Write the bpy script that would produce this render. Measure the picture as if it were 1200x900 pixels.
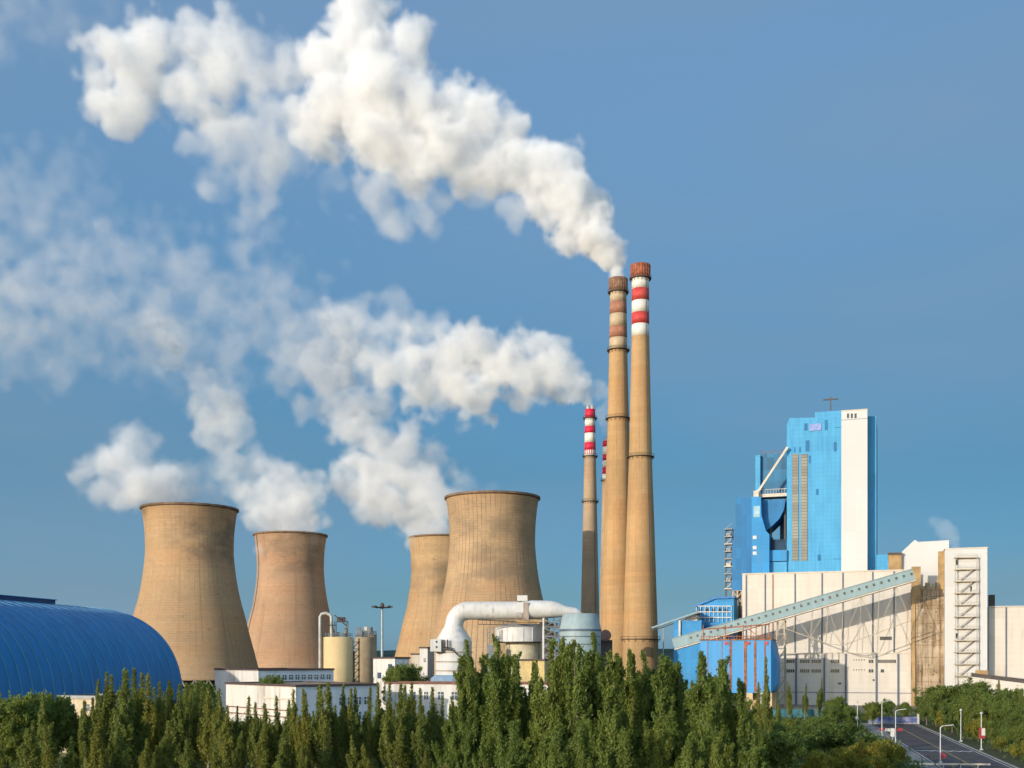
import bpy, bmesh, math, random
import numpy as np
from mathutils import Vector, Matrix, Euler
R = math.radians
for _o in list(bpy.data.objects):
    bpy.data.objects.remove(_o)
scene = bpy.context.scene
COL = scene.collection

# ------------------------------------------------------------------ camera, sky, sun, exposure
F_PX, CAM_Z, HOR = 1300.0, 18.0, 772.0          # focal length in photo pixels, eye height, horizon row
cam = bpy.data.cameras.new('camera')
cam.sensor_width = 36.0
cam.lens = F_PX / 1200 * 36.0
cam.shift_x = 0.0
cam.shift_y = (HOR - 450.0) / 1200.0
cam.clip_start, cam.clip_end = 0.5, 40000
cam_o = bpy.data.objects.new('camera', cam)
cam_o.location = (0, 0, CAM_Z)
cam_o.rotation_euler = (R(90), 0, 0)
COL.objects.link(cam_o)
scene.camera = cam_o

SUN_AZ, SUN_EL = 46.0, 11.0                      # degrees left of straight-behind the camera, and up
sdir = Vector((-math.sin(R(SUN_AZ)) * math.cos(R(SUN_EL)), -math.cos(R(SUN_AZ)) * math.cos(R(SUN_EL)), math.sin(R(SUN_EL))))
sun = bpy.data.lights.new('sun', 'SUN')
sun.energy, sun.angle, sun.color = 3.35, R(0.53), (1.0, 0.905, 0.76)
sun_o = bpy.data.objects.new('sun', sun)
sun_o.rotation_euler = sdir.to_track_quat('Z', 'Y').to_euler()
sun_o.location = (-200, -200, 200)
COL.objects.link(sun_o)

world = bpy.data.worlds.new('World')
scene.world = world
world.use_nodes = True
wn, wl = world.node_tree.nodes, world.node_tree.links
wn.clear()
w_out = wn.new('ShaderNodeOutputWorld')
w_bg = wn.new('ShaderNodeBackground')
w_sky = wn.new('ShaderNodeTexSky')
w_sky.sky_type = 'NISHITA'
w_sky.sun_disc = False
w_sky.sun_elevation = R(SUN_EL)
w_sky.sun_rotation = math.atan2(sdir.x, sdir.y)
w_sky.air_density, w_sky.dust_density, w_sky.ozone_density = 1.0, 0.6, 2.0
w_bg.inputs['Strength'].default_value = 0.15
w_tc = wn.new('ShaderNodeTexCoord')
w_sep = wn.new('ShaderNodeSeparateXYZ')
wl.new(w_tc.outputs['Generated'], w_sep.inputs[0])
w_ramp = wn.new('ShaderNodeValToRGB')            # the thin high veil that greys and darkens the clear sky towards the horizon
cr = w_ramp.color_ramp
_stops = [(0.0, (.145, .31, .74)), (0.055, (.128, .236, .40)), (0.161, (.155, .268, .352)), (0.275, (.26, .388, .458)), (0.403, (.485, .575, .61)), (0.52, (.68, .73, .745))]
cr.elements[0].position, cr.elements[0].color = _stops[0][0], _stops[0][1] + (1,)
cr.elements[1].position, cr.elements[1].color = _stops[-1][0], _stops[-1][1] + (1,)
for _p, _c in _stops[1:-1]:
    e_ = cr.elements.new(_p); e_.color = _c + (1,)
wl.new(w_sep.outputs['Z'], w_ramp.inputs[0])
w_az = wn.new('ShaderNodeMapRange'); w_az.inputs['From Min'].default_value = -0.6; w_az.inputs['From Max'].default_value = 0.6
w_az.inputs['To Min'].default_value = 1.57 * 1.25; w_az.inputs['To Max'].default_value = 1.57 * 0.72
wl.new(w_sep.outputs['X'], w_az.inputs['Value'])
w_gain = wn.new('ShaderNodeMix'); w_gain.data_type = 'RGBA'; w_gain.blend_type = 'MULTIPLY'; w_gain.inputs['Factor'].default_value = 1.0
wl.new(w_ramp.outputs[0], w_gain.inputs['A']); wl.new(w_az.outputs[0], w_gain.inputs['B'])
w_mul = wn.new('ShaderNodeMix'); w_mul.data_type = 'RGBA'; w_mul.blend_type = 'MULTIPLY'
w_mul.inputs['Factor'].default_value = 1.0
wl.new(w_sky.outputs[0], w_mul.inputs['A']); w_side = wn.new('ShaderNodeMapRange'); w_side.interpolation_type = 'SMOOTHSTEP'      # unseen sky behind the camera, brightened to add fill light
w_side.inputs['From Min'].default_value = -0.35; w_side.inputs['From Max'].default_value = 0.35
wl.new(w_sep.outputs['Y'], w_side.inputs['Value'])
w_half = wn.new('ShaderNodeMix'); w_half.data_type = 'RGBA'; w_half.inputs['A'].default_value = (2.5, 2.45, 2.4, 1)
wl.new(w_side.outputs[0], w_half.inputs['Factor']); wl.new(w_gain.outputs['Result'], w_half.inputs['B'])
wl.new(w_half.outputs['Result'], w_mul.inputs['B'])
w_map = wn.new('ShaderNodeMapping'); w_map.inputs['Scale'].default_value = (1.6, 1.6, 7.0)
w_map.inputs['Rotation'].default_value = (0, R(9), 0)
wl.new(w_tc.outputs['Generated'], w_map.inputs[0])
w_no = wn.new('ShaderNodeTexNoise'); w_no.inputs['Scale'].default_value = 1.7; w_no.inputs['Detail'].default_value = 5; w_no.inputs['Roughness'].default_value = 0.45
wl.new(w_map.outputs[0], w_no.inputs['Vector'])
w_cr2 = wn.new('ShaderNodeMapRange'); w_cr2.inputs['From Min'].default_value = 0.38; w_cr2.inputs['From Max'].default_value = 0.75
w_cr2.inputs['To Max'].default_value = 0.42
wl.new(w_no.outputs['Fac'], w_cr2.inputs['Value'])
w_veil = wn.new('ShaderNodeMix'); w_veil.data_type = 'RGBA'
w_veil.inputs['B'].default_value = (1.18, 1.72, 2.35, 1)
w_lx = wn.new('ShaderNodeMapRange'); w_lx.interpolation_type = 'SMOOTHSTEP'       # the veil is thicker low in the left sky
w_lx.inputs['From Min'].default_value = 0.05; w_lx.inputs['From Max'].default_value = -0.5; w_lx.inputs['To Max'].default_value = 0.30
wl.new(w_sep.outputs['X'], w_lx.inputs['Value'])
w_lz = wn.new('ShaderNodeMapRange'); w_lz.inputs['From Min'].default_value = 0.32; w_lz.inputs['From Max'].default_value = 0.1
wl.new(w_sep.outputs['Z'], w_lz.inputs['Value'])
w_lm = wn.new('ShaderNodeMath'); w_lm.operation = 'MULTIPLY_ADD'
wl.new(w_lx.outputs[0], w_lm.inputs[0]); wl.new(w_lz.outputs[0], w_lm.inputs[1]); wl.new(w_cr2.outputs[0], w_lm.inputs[2])
wl.new(w_lm.outputs[0], w_veil.inputs['Factor'])
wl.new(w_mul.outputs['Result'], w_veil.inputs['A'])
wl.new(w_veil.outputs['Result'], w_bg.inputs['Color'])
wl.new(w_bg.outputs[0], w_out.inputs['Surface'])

vs = scene.view_settings
scene.display_settings.display_device = 'sRGB'
vs.view_transform, vs.look, vs.exposure, vs.gamma = 'Standard', 'None', 0.35, 1.0
vs.use_curve_mapping = False
cy = scene.cycles
cy.max_bounces, cy.diffuse_bounces, cy.glossy_bounces, cy.transmission_bounces = 14, 3, 2, 4
cy.volume_bounces, cy.transparent_max_bounces = 10, 16
cy.volume_step_rate, cy.volume_max_steps = 1.0, 256
cy.use_adaptive_sampling, cy.adaptive_threshold = True, 0.02
cy.use_denoising = True
cy.caustics_reflective = cy.caustics_refractive = False

# ------------------------------------------------------------------ helpers
def P(px, py, Y):
    """photo pixel at depth Y -> a point of the place"""
    return Vector(((px - 600) / F_PX * Y, Y, CAM_Z + (HOR - py) / F_PX * Y))
def gY(py):
    return CAM_Z * F_PX / (py - HOR)

ORIG = {}
class MB:
    def __init__(s):
        s.v, s.f, s.sm = [], [], []
    def add(s, vs_, fs_, smooth=False):
        n = len(s.v)
        s.v += [tuple(q) for q in vs_]
        s.f += [tuple(i + n for i in f) for f in fs_]
        s.sm += [smooth] * len(fs_)
        return s
    def box(s, x0, x1, y0, y1, z0, z1):
        vs_ = [(x, y, z) for z in (z0, z1) for x, y in ((x0, y0), (x1, y0), (x1, y1), (x0, y1))]
        return s.add(vs_, [(3, 2, 1, 0), (4, 5, 6, 7), (0, 1, 5, 4), (1, 2, 6, 5), (2, 3, 7, 6), (3, 0, 4, 7)])
    def bar(s, a, b, w, h=None, up=(0, 0, 1)):
        """square bar from a to b"""
        a, b = Vector(a), Vector(b); h = w if h is None else h
        d = (b - a).normalized(); u = Vector(up)
        if abs(d.dot(u)) > 0.98: u = Vector((1, 0, 0))
        sx = d.cross(u).normalized(); sy = sx.cross(d).normalized()
        vs_ = []
        for p in (a, b):
            for i, j in ((-1, -1), (1, -1), (1, 1), (-1, 1)):
                vs_.append(p + sx * (i * w / 2) + sy * (j * h / 2))
        return s.add(vs_, [(3, 2, 1, 0), (4, 5, 6, 7), (0, 1, 5, 4), (1, 2, 6, 5), (2, 3, 7, 6), (3, 0, 4, 7)])
    def tube(s, pts, rad, n=10, cap=True):
        """round tube along points; rad a number or one per point"""
        pts = [Vector(p) for p in pts]
        rs = rad if isinstance(rad, (list, tuple)) else [rad] * len(pts)
        rings = []; prev = None
        for i, p in enumerate(pts):
            d = (pts[min(i + 1, len(pts) - 1)] - pts[max(i - 1, 0)]).normalized()
            if prev is None:
                u = Vector((0, 0, 1)) if abs(d.z) < 0.9 else Vector((1, 0, 0))
                a = d.cross(u).normalized()
            else:
                a = (prev - d * prev.dot(d)).normalized()
            prev = a; b = d.cross(a)
            rings.append([p + (a * math.cos(t) + b * math.sin(t)) * rs[i] for t in (2 * math.pi * k / n for k in range(n))])
        vs_ = [q for r in rings for q in r]
        fs_ = [(i * n + k, i * n + (k + 1) % n, (i + 1) * n + (k + 1) % n, (i + 1) * n + k) for i in range(len(pts) - 1) for k in range(n)]
        s.add(vs_, fs_, True)
        if cap:
            s.add(rings[0], [tuple(range(n))[::-1]]); s.add(rings[-1], [tuple(range(n))])
        return s
    def lathe(s, prof, n=48, c=(0, 0, 0), close=False, smooth=True):
        """prof: [(r, z)] turned about the vertical through c"""
        vs_ = [(c[0] + r * math.cos(2 * math.pi * k / n), c[1] + r * math.sin(2 * math.pi * k / n), c[2] + z) for r, z in prof for k in range(n)]
        m = len(prof)
        fs_ = [(i * n + k, i * n + (k + 1) % n, ((i + 1) % m) * n + (k + 1) % n, ((i + 1) % m) * n + k) for i in range(m if close else m - 1) for k in range(n)]
        s.add(vs_, fs_, smooth)
        return s
    def disc(s, r, z, n=48, c=(0, 0, 0)):
        return s.add([(c[0] + r * math.cos(2 * math.pi * k / n), c[1] + r * math.sin(2 * math.pi * k / n), c[2] + z) for k in range(n)], [tuple(range(n))])
    def prism(s, poly, y0, y1):
        """polygon in x-z pushed from y0 to y1"""
        n = len(poly)
        vs_ = [(x, y0, z) for x, z in poly] + [(x, y1, z) for x, z in poly]
        return s.add(vs_, [tuple(range(n)), tuple(range(2 * n - 1, n - 1, -1))] + [(i, i + n, (i + 1) % n + n, (i + 1) % n) for i in range(n)])
    def slab(s, poly, z0, z1):
        """polygon in x-y pushed from z0 to z1"""
        n = len(poly)
        vs_ = [(x, y, z0) for x, y in poly] + [(x, y, z1) for x, y in poly]
        return s.add(vs_, [tuple(range(n))[::-1], tuple(range(n, 2 * n))] + [(i, (i + 1) % n, (i + 1) % n + n, i + n) for i in range(n)])
    def mesh(s, name, org=(0, 0, 0)):
        me = bpy.data.meshes.new(name)
        o = Vector(org)
        me.from_pydata([tuple(Vector(q) - o) for q in s.v], [], s.f)
        bm = bmesh.new(); bm.from_mesh(me)
        bmesh.ops.recalc_face_normals(bm, faces=bm.faces)
        bm.to_mesh(me); bm.free()
        me.polygons.foreach_set('use_smooth', s.sm)
        me.update()
        return me

class Frame:
    def __init__(s, o=(0, 0), deg=0.0):
        s.o, s.a = Vector((o[0], o[1])), R(deg)
        s.e = Vector((math.cos(s.a), math.sin(s.a))); s.d = Vector((-math.sin(s.a), math.cos(s.a)))
    def U(s, px, v):
        k = (px - 600) / F_PX
        return (k * (s.o.y + v * s.d.y) - s.o.x - v * s.d.x) / (s.e.x - k * s.e.y)
    def at(s, px, py, v):
        u = s.U(px, v); Y = s.o.y + u * s.e.y + v * s.d.y
        return Vector((u, v, CAM_Z + (HOR - py) / F_PX * Y))
    def w(s, u, v, z=0):
        q = s.o + s.e * u + s.d * v
        return Vector((q.x, q.y, z))
WORLD = Frame()

def props(o, label=None, cat=None, group=None, kind=None):
    if label: o['label'] = label
    if cat: o['category'] = cat
    if group: o['group'] = group
    if kind: o['kind'] = kind
    return o
def thing(name, label, cat, org=(0, 0, 0), fr=WORLD, group=None):
    o = bpy.data.objects.new(name, None)
    o.empty_display_size = 0.5
    COL.objects.link(o)
    o.location = fr.w(*org); o.rotation_euler = (0, 0, fr.a)
    ORIG[o.name] = Vector(org)
    return props(o, label, cat, group)
def part(name, mb, m, parent, label=None):
    org = ORIG[parent.name]
    o = bpy.data.objects.new(name, mb.mesh(name, org))
    o.data.materials.append(m)
    COL.objects.link(o); o.parent = parent
    ORIG[o.name] = org
    if label: o['label'] = label
    return o
def solo(name, mb, m, label=None, cat=None, group=None, kind=None, org=(0, 0, 0), fr=WORLD):
    o = bpy.data.objects.new(name, mb.mesh(name, org))
    o.data.materials.append(m)
    COL.objects.link(o)
    o.location = fr.w(*org); o.rotation_euler = (0, 0, fr.a)
    ORIG[o.name] = Vector(org)
    return props(o, label, cat, group, kind)
def dup(root, loc=None, rz=None, scale=None, label=None, group=None):
    r = root.copy(); COL.objects.link(r)
    if loc is not None: r.location = loc
    if rz is not None: r.rotation_euler = (0, 0, rz)
    if scale is not None: r.scale = scale
    if label: r['label'] = label
    if group: r['group'] = group
    for ch in root.children:
        c = ch.copy(); COL.objects.link(c); c.parent = r
        for g in ch.children:
            d = g.copy(); COL.objects.link(d); d.parent = c
    return r

# ------------------------------------------------------------------ materials
class NT:
    """short hand for node graphs"""
    def __init__(s, name):
        s.m = bpy.data.materials.new(name); s.m.use_nodes = True
        s.t = s.m.node_tree; s.t.nodes.clear()
        s.out = s.t.nodes.new('ShaderNodeOutputMaterial')
    def n(s, kind, **kw):
        nd = s.t.nodes.new(kind)
        for k, v in kw.items(): setattr(nd, k, v)
        return nd
    def put(s, sock, val):
        if hasattr(val, 'is_output'): s.t.links.new(val, sock)
        elif val is not None: sock.default_value = val
    def math(s, op, a, b=None, c=None, clamp=False):
        nd = s.n('ShaderNodeMath', operation=op, use_clamp=clamp)
        s.put(nd.inputs[0], a); s.put(nd.inputs[1], b)
        if c is not None: s.put(nd.inputs[2], c)
        return nd.outputs[0]
    def noise(s, vec, scale, detail=4, rough=0.55, col=False):
        nd = s.n('ShaderNodeTexNoise'); s.put(nd.inputs['Vector'], vec)
        nd.inputs['Scale'].default_value = scale; nd.inputs['Detail'].default_value = detail; nd.inputs['Roughness'].default_value = rough
        return nd.outputs[0]
    def ramp(s, v, lo, hi, a=0.0, b=1.0, smooth=True):
        nd = s.n('ShaderNodeMapRange', interpolation_type='SMOOTHSTEP' if smooth else 'LINEAR')
        s.put(nd.inputs['Value'], v)
        for k, q in (('From Min', lo), ('From Max', hi), ('To Min', a), ('To Max', b)): nd.inputs[k].default_value = q
        return nd.outputs[0]
    def mix(s, f, a, b, mode='MIX'):
        nd = s.n('ShaderNodeMix', data_type='RGBA', blend_type=mode)
        s.put(nd.inputs['Factor'], f)
        s.put(nd.inputs['A'], c4(a)); s.put(nd.inputs['B'], c4(b))
        return nd.outputs['Result']
    def obj(s):
        return s.n('ShaderNodeTexCoord').outputs['Object']
    def sep(s, v):
        nd = s.n('ShaderNodeSeparateXYZ'); s.put(nd.inputs[0], v); return nd.outputs
    def comb(s, x, y, z):
        nd = s.n('ShaderNodeCombineXYZ'); s.put(nd.inputs[0], x); s.put(nd.inputs[1], y); s.put(nd.inputs[2], z); return nd.outputs[0]
    def scl(s, v, k):
        nd = s.n('ShaderNodeMapping'); s.put(nd.inputs[0], v); nd.inputs['Scale'].default_value = k; return nd.outputs[0]
    def rnd(s):
        return s.n('ShaderNodeObjectInfo').outputs['Random']
    def line(s, v, period, width):
        """1 on thin lines every period"""
        fr = s.math('FRACT', s.math('DIVIDE', v, period))
        return s.math('LESS_THAN', fr, width / period)
    def finish(s, col, rough=0.7, metal=0.0, spec=0.3, bump=None, bstr=0.3, bdist=0.1):
        b = s.n('ShaderNodeBsdfPrincipled')
        s.put(b.inputs['Base Color'], c4(col)); s.put(b.inputs['Roughness'], rough)
        b.inputs['Metallic'].default_value = metal; b.inputs['Specular IOR Level'].default_value = spec
        if bump is not None:
            bp = s.n('ShaderNodeBump'); bp.inputs['Strength'].default_value = bstr; bp.inputs['Distance'].default_value = bdist
            s.put(bp.inputs['Height'], bump); s.t.links.new(bp.outputs[0], b.inputs['Normal'])
        s.t.links.new(b.outputs[0], s.out.inputs['Surface'])
        return s.m
def c4(c):
    if hasattr(c, 'is_output') or c is None: return c
    c = tuple(c)
    return c if len(c) == 4 else c + (1.0,)

ALB = 0.80                                       # the camera is exposed for a sunlit evening: keep built surfaces at real values
def m_plain(name, col, rough=0.6, metal=0.0, var=0.15, scale=0.4, dirt=None, dirt_amt=0.5, spec=0.3):
    """paint or metal with blotchy wear and rain streaks"""
    col = tuple(q * ALB for q in col); dirt = dirt and tuple(q * ALB for q in dirt)
    g = NT(name); o = g.obj()
    n1 = g.noise(o, scale, 5)
    dark = tuple(c * (1 - var) for c in col); lite = tuple(min(1, c * (1 + var)) for c in col)
    c = g.mix(g.ramp(n1, 0.3, 0.7), dark, lite)
    if dirt:
        st = g.noise(g.scl(o, (0.9, 0.9, 0.07)), 1.0, 5, 0.6)
        c = g.mix(g.ramp(st, 0.5, 0.78, 0, dirt_amt), c, dirt)
    return g.finish(c, rough, metal, spec)

def m_panel(name, col, hp=1.2, vp=0.0, dirt=(0.35, 0.25, 0.15), dirt_amt=0.4, var=0.06, line_c=0.8, rough=0.55, lw=0.12):
    """clad wall: sheet joints, tone per sheet, streaks"""
    col = tuple(q * ALB for q in col); dirt = tuple(q * ALB for q in dirt)
    g = NT(name); o = g.obj(); x, y, z = g.sep(o)
    h = g.math('ADD', x, g.math('MULTIPLY', y, 0.83))
    wn_ = g.n('ShaderNodeTexWhiteNoise', noise_dimensions='2D')
    per = vp if vp else 6.0
    g.put(wn_.inputs[0], g.comb(g.math('FLOOR', g.math('DIVIDE', h, per)), g.math('FLOOR', g.math('DIVIDE', z, hp * 3)), 0.0))
    tone = g.ramp(wn_.outputs[0], 0, 1, 1 - var, 1 + var, False)
    tn = g.n('ShaderNodeMix', data_type='RGBA', blend_type='MULTIPLY'); tn.inputs['Factor'].default_value = 1.0
    tn.inputs['A'].default_value = c4(col); g.put(tn.inputs['B'], tone); c = tn.outputs['Result']
    ln = g.line(z, hp, lw)
    if vp: ln = g.math('MAXIMUM', ln, g.line(h, vp, lw))
    c = g.mix(g.math('MULTIPLY', ln, 1 - line_c), c, tuple(q * 0.3 for q in col[:3]))
    st = g.noise(g.scl(o, (0.55, 0.55, 0.05)), 1.0, 6, 0.6)
    blot = g.noise(o, 0.09, 5)
    c = g.mix(g.math('MULTIPLY', g.ramp(st, 0.42, 0.72), g.ramp(blot, 0.35, 0.7, 0.2 * dirt_amt, dirt_amt)), c, dirt)
    return g.finish(c, rough)

def m_concrete_tower(name, seed, base=(0.60, 0.405, 0.225), dark=(0.12, 0.10, 0.085), vert=0.35, horiz=0.35, patch=(0.0, 70.0, 98.0), lift=1.45, amt=0.6):
    """cast shell: lift rings, formwork ribs, rust-brown wash and a belt of dark weather stain"""
    base = (base[0] * ALB * 0.87, base[1] * ALB * 0.845, base[2] * ALB * 0.84); dark = tuple(q * ALB for q in dark)
    g = NT(name); o = g.obj(); x, y, z = g.sep(o)
    ang = g.math('ARCTAN2', y, x)
    aw = g.math('MULTIPLY', ang, 26.0)
    p2 = g.comb(aw, z, seed * 7.3)
    big = g.noise(g.scl(p2, (0.02, 0.03, 1)), 1.0, 5)
    c = g.mix(g.ramp(big, 0.3, 0.72), tuple(q * 0.86 for q in base), tuple(q * 1.12 for q in base))
    warm = g.noise(g.scl(p2, (0.012, 0.05, 1.7)), 1.3, 4)
    c = g.mix(g.ramp(warm, 0.45, 0.7, 0, 0.45), c, (base[0] * 1.08, base[1] * 0.86, base[2] * 0.72))
    # tone of each lift
    wn_ = g.n('ShaderNodeTexWhiteNoise', noise_dimensions='2D')
    g.put(wn_.inputs[0], g.comb(g.math('FLOOR', g.math('DIVIDE', z, lift)), seed, 0.0))
    c = g.mix(g.ramp(wn_.outputs[0], 0, 1, 0, 0.17, False), c, tuple(q * 0.55 for q in base))
    wp = g.n('ShaderNodeTexWhiteNoise', noise_dimensions='3D')
    g.put(wp.inputs[0], g.comb(g.math('FLOOR', g.math('DIVIDE', aw, 2.6)), g.math('FLOOR', g.math('DIVIDE', z, lift)), seed))
    c = g.mix(g.ramp(wp.outputs[0], 0.45, 1, 0, 0.16, False), c, tuple(q * 0.5 for q in base))
    brk = g.ramp(g.noise(g.scl(p2, (0.05, 0.06, 2.1)), 1.0, 4), 0.4, 0.62)
    hl = g.math('MULTIPLY', g.line(z, lift, 0.2), g.math('MULTIPLY', brk, horiz))
    vl = g.math('MULTIPLY', g.line(aw, 2.6, 0.34), g.math('MULTIPLY', g.ramp(g.noise(g.scl(p2, (0.09, 0.035, 3.3)), 1.0, 4), 0.42, 0.6), vert))
    c = g.mix(g.math('MAXIMUM', hl, vl), c, dark)
    # belt of stain under the rim
    belt = g.math('MULTIPLY', g.ramp(z, patch[1] - 12, patch[1] + 6), g.ramp(z, patch[2] - 4, patch[2] + 8, 1, 0))
    side = g.ramp(g.math('COSINE', g.math('SUBTRACT', ang, patch[0])), -0.1, 0.85)
    sn = g.ramp(g.noise(g.scl(p2, (0.06, 0.10, 4.1)), 1.0, 6, 0.65), 0.36, 0.62)
    c = g.mix(g.math('MULTIPLY', g.math('MULTIPLY', belt, side), g.math('MULTIPLY', sn, amt)), c, dark)
    run = g.noise(g.scl(p2, (0.45, 0.012, 6.7)), 1.0, 5, 0.6)
    c = g.mix(g.ramp(run, 0.52, 0.75, 0, 0.42), c, tuple(q * 0.42 for q in base))
    pale = g.noise(g.scl(p2, (0.05, 0.02, 9.1)), 1.0, 4)
    c = g.mix(g.ramp(pale, 0.55, 0.75, 0, 0.3), c, (base[0] * 1.15, base[1] * 1.2, base[2] * 1.3))
    spots = g.ramp(g.noise(g.scl(p2, (0.22, 0.3, 5.1)), 1.0, 3), 0.66, 0.74, 0, 0.45)
    c = g.mix(spots, c, dark)
    fine = g.noise(p2, 0.9, 6, 0.7)
    c = g.mix(g.ramp(fine, 0.35, 0.65, 0, 0.22), c, tuple(q * 0.5 for q in base))
    return g.finish(c, 0.85, spec=0.15, bump=g.math('ADD', fine, vl), bstr=0.15)

def m_leaf(name, col, var=0.35, trans=0.48):
    g = NT(name); o = g.n('ShaderNodeNewGeometry').outputs['Position']
    n1 = g.noise(o, 0.55, 3); rn = g.rnd()
    hue = g.mix(g.ramp(n1, 0.3, 0.7), tuple(c * (1 - var) for c in col), tuple(c * (1 + var) for c in col))
    c = g.mix(g.ramp(rn, 0, 1, 0, 0.75, False), hue, (col[0] * 1.35, col[1] * 1.0, col[2] * 0.7))
    rn2 = g.math('FRACT', g.math('MULTIPLY', rn, 7.31)); c = g.mix(g.ramp(rn2, 0.3, 1, 0, 0.5, False), c, (col[0] * 0.55, col[1] * 0.72, col[2] * 0.8))
    isl = g.n('ShaderNodeNewGeometry').outputs['Random Per Island']
    c = g.mix(g.ramp(isl, 0, 1, 0, 0.5, False), c, tuple(q * 0.6 for q in col))
    d = g.n('ShaderNodeBsdfPrincipled'); g.put(d.inputs['Base Color'], c); d.inputs['Roughness'].default_value = 0.6; d.inputs['Specular IOR Level'].default_value = 0.25
    t = g.n('ShaderNodeBsdfTranslucent'); g.put(t.inputs['Color'], g.mix(0.5, c, (col[0] * 1.5, col[1] * 1.4, col[2] * 0.5)))
    mx = g.n('ShaderNodeMixShader'); mx.inputs[0].default_value = trans
    g.t.links.new(d.outputs[0], mx.inputs[1]); g.t.links.new(t.outputs[0], mx.inputs[2])
    g.t.links.new(mx.outputs[0], g.out.inputs['Surface'])
    return g.m
# ------------------------------------------------------------------ the ground and the hills
def m_ground():
    g = NT('ground_earth'); o = g.obj()
    n1 = g.noise(o, 0.02, 6); n2 = g.noise(o, 0.4, 6, 0.7)
    c = g.mix(g.ramp(n1, 0.4, 0.6), (0.045, 0.075, 0.022), (0.10, 0.09, 0.05))
    c = g.mix(g.ramp(n2, 0.35, 0.65, 0, 0.5), c, (0.03, 0.05, 0.015))
    return g.finish(c, 0.95, spec=0.1)
mb = MB(); NG = 40
mb.add([(x, y, 0) for y in (-4000, 60, 700, 3000, 20000) for x in (-14000, -600, 600, 14000)], [(r * 4 + c, r * 4 + c + 1, r * 4 + c + 5, r * 4 + c + 4) for r in range(4) for c in range(3)])
solo('ground', mb, m_ground(), kind='structure')
mb = MB(); rg = random.Random(5); K = 120
top = []
for k in range(K + 1):
    x = -7000 + 14000 * k / K
    t = x / 1000
    top.append((x, 36 + 22 * math.sin(t * 0.9 + 1.0) + 12 * math.sin(t * 2.3) + rg.uniform(-2, 2) + (26 if -1100 < x < 200 else 0)))
vs_ = []
for x, h in top:
    vs_ += [(x, 5200, -1), (x, 5500, max(h, 4)), (x, 6400, max(h, 4) * 0.8), (x, 7400, -1)]
mb.add(vs_, [(4 * k + j, 4 * k + 4 + j, 4 * k + 5 + j, 4 * k + 1 + j) for k in range(K) for j in range(3)], True)
solo('hills', mb, m_plain('hill_green', (0.035, 0.065, 0.06), 0.95, var=0.3, scale=0.01, spec=0.05), kind='structure')

# ------------------------------------------------------------------ cooling towers
SHELL = [(42.0, 6.0), (39.6, 11.5), (37.0, 21.5), (34.2, 32), (31.8, 42), (28.6, 54), (26.4, 66), (25.1, 78), (25.0, 84), (25.3, 92), (26.2, 100), (27.0, 104.6), (27.25, 105.5)]
def refine(prof, k=4):
    out = []
    for i in range(len(prof) - 1):
        p0, p1, p2, p3 = prof[max(i - 1, 0)], prof[i], prof[i + 1], prof[min(i + 2, len(prof) - 1)]
        for j in range(k):
            t = j / k
            out.append(tuple(0.5 * ((2 * p1[a]) + (-p0[a] + p2[a]) * t + (2 * p0[a] - 5 * p1[a] + 4 * p2[a] - p3[a]) * t * t + (-p0[a] + 3 * p1[a] - 3 * p2[a] + p3[a]) * t ** 3) for a in (0, 1)))
    return out + [prof[-1]]
M_RIM = m_plain('rim_concrete', (0.20, 0.13, 0.085), 0.85, var=0.3, scale=0.3)
M_LEGC = m_plain('column_concrete', (0.26, 0.22, 0.17), 0.85)
M_DARK = m_plain('dark_fill', (0.03, 0.03, 0.03), 0.9)
M_STEEL = m_plain('grey_steel', (0.22, 0.23, 0.24), 0.5, 0.3)
def cooling_tower(px, Y, sr, sz, label, m, ladder=None):
    X = (px - 600) / F_PX * Y
    t = thing('cooling_tower', label, 'cooling tower', (X, Y, 0), group='hyperbolic concrete cooling towers')
    c = (X, Y, 0)
    out = [(r * sr, z * sz) for r, z in refine(SHELL)]
    inn = [(r - 0.7, z) for r, z in out[::-1]]
    part('shell', MB().lathe(out + inn, 96, c, close=True), m, t)
    rt, zt = out[-1]
    part('rim', MB().lathe([(rt + .05, zt - 1.0), (rt + .75, zt - .6), (rt + .75, zt + .5), (rt - .9, zt + .5), (rt - .9, zt - 1.0)], 96, c, close=True, smooth=False), M_RIM, t)
    part('fill_deck', MB().lathe([(0.5, 7.0), (out[0][0] - 2.0, 7.0), (out[0][0] - 2.0, 3.0), (0.5, 3.0)], 64, c, close=True), M_DARK, t)
    part('basin_wall', MB().lathe([(44 * sr, -0.2), (44 * sr, 1.6), (43.4 * sr, 1.6), (43.4 * sr, -0.2)], 72, c, close=True, smooth=False), M_LEGC, t)
    rb = out[0][0]
    leg = None
    for k in range(36):
        if leg is None:
            a = MB(); w = math.pi / 36
            for s_ in (-1, 1):
                a.bar((X + rb * math.cos(0) - .35, Y, 6.3), (X + (rb + 1.6) * math.cos(w * s_), Y + (rb + 1.6) * math.sin(w * s_), -0.1), 0.8)
            leg = part('leg', a, M_LEGC, t)
        else:
            q = leg.copy(); COL.objects.link(q); q.parent = t; q.rotation_euler = (0, 0, 2 * math.pi * k / 36)
    if ladder is not None:
        a = MB(); cs, sn = math.cos(ladder), math.sin(ladder)
        pts = [(X + (r + .35) * cs, Y + (r + .35) * sn, z) for r, z in out]
        a.tube(pts, 0.32, 6)
        part('ladder', a, M_STEEL, t)
    return t
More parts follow.
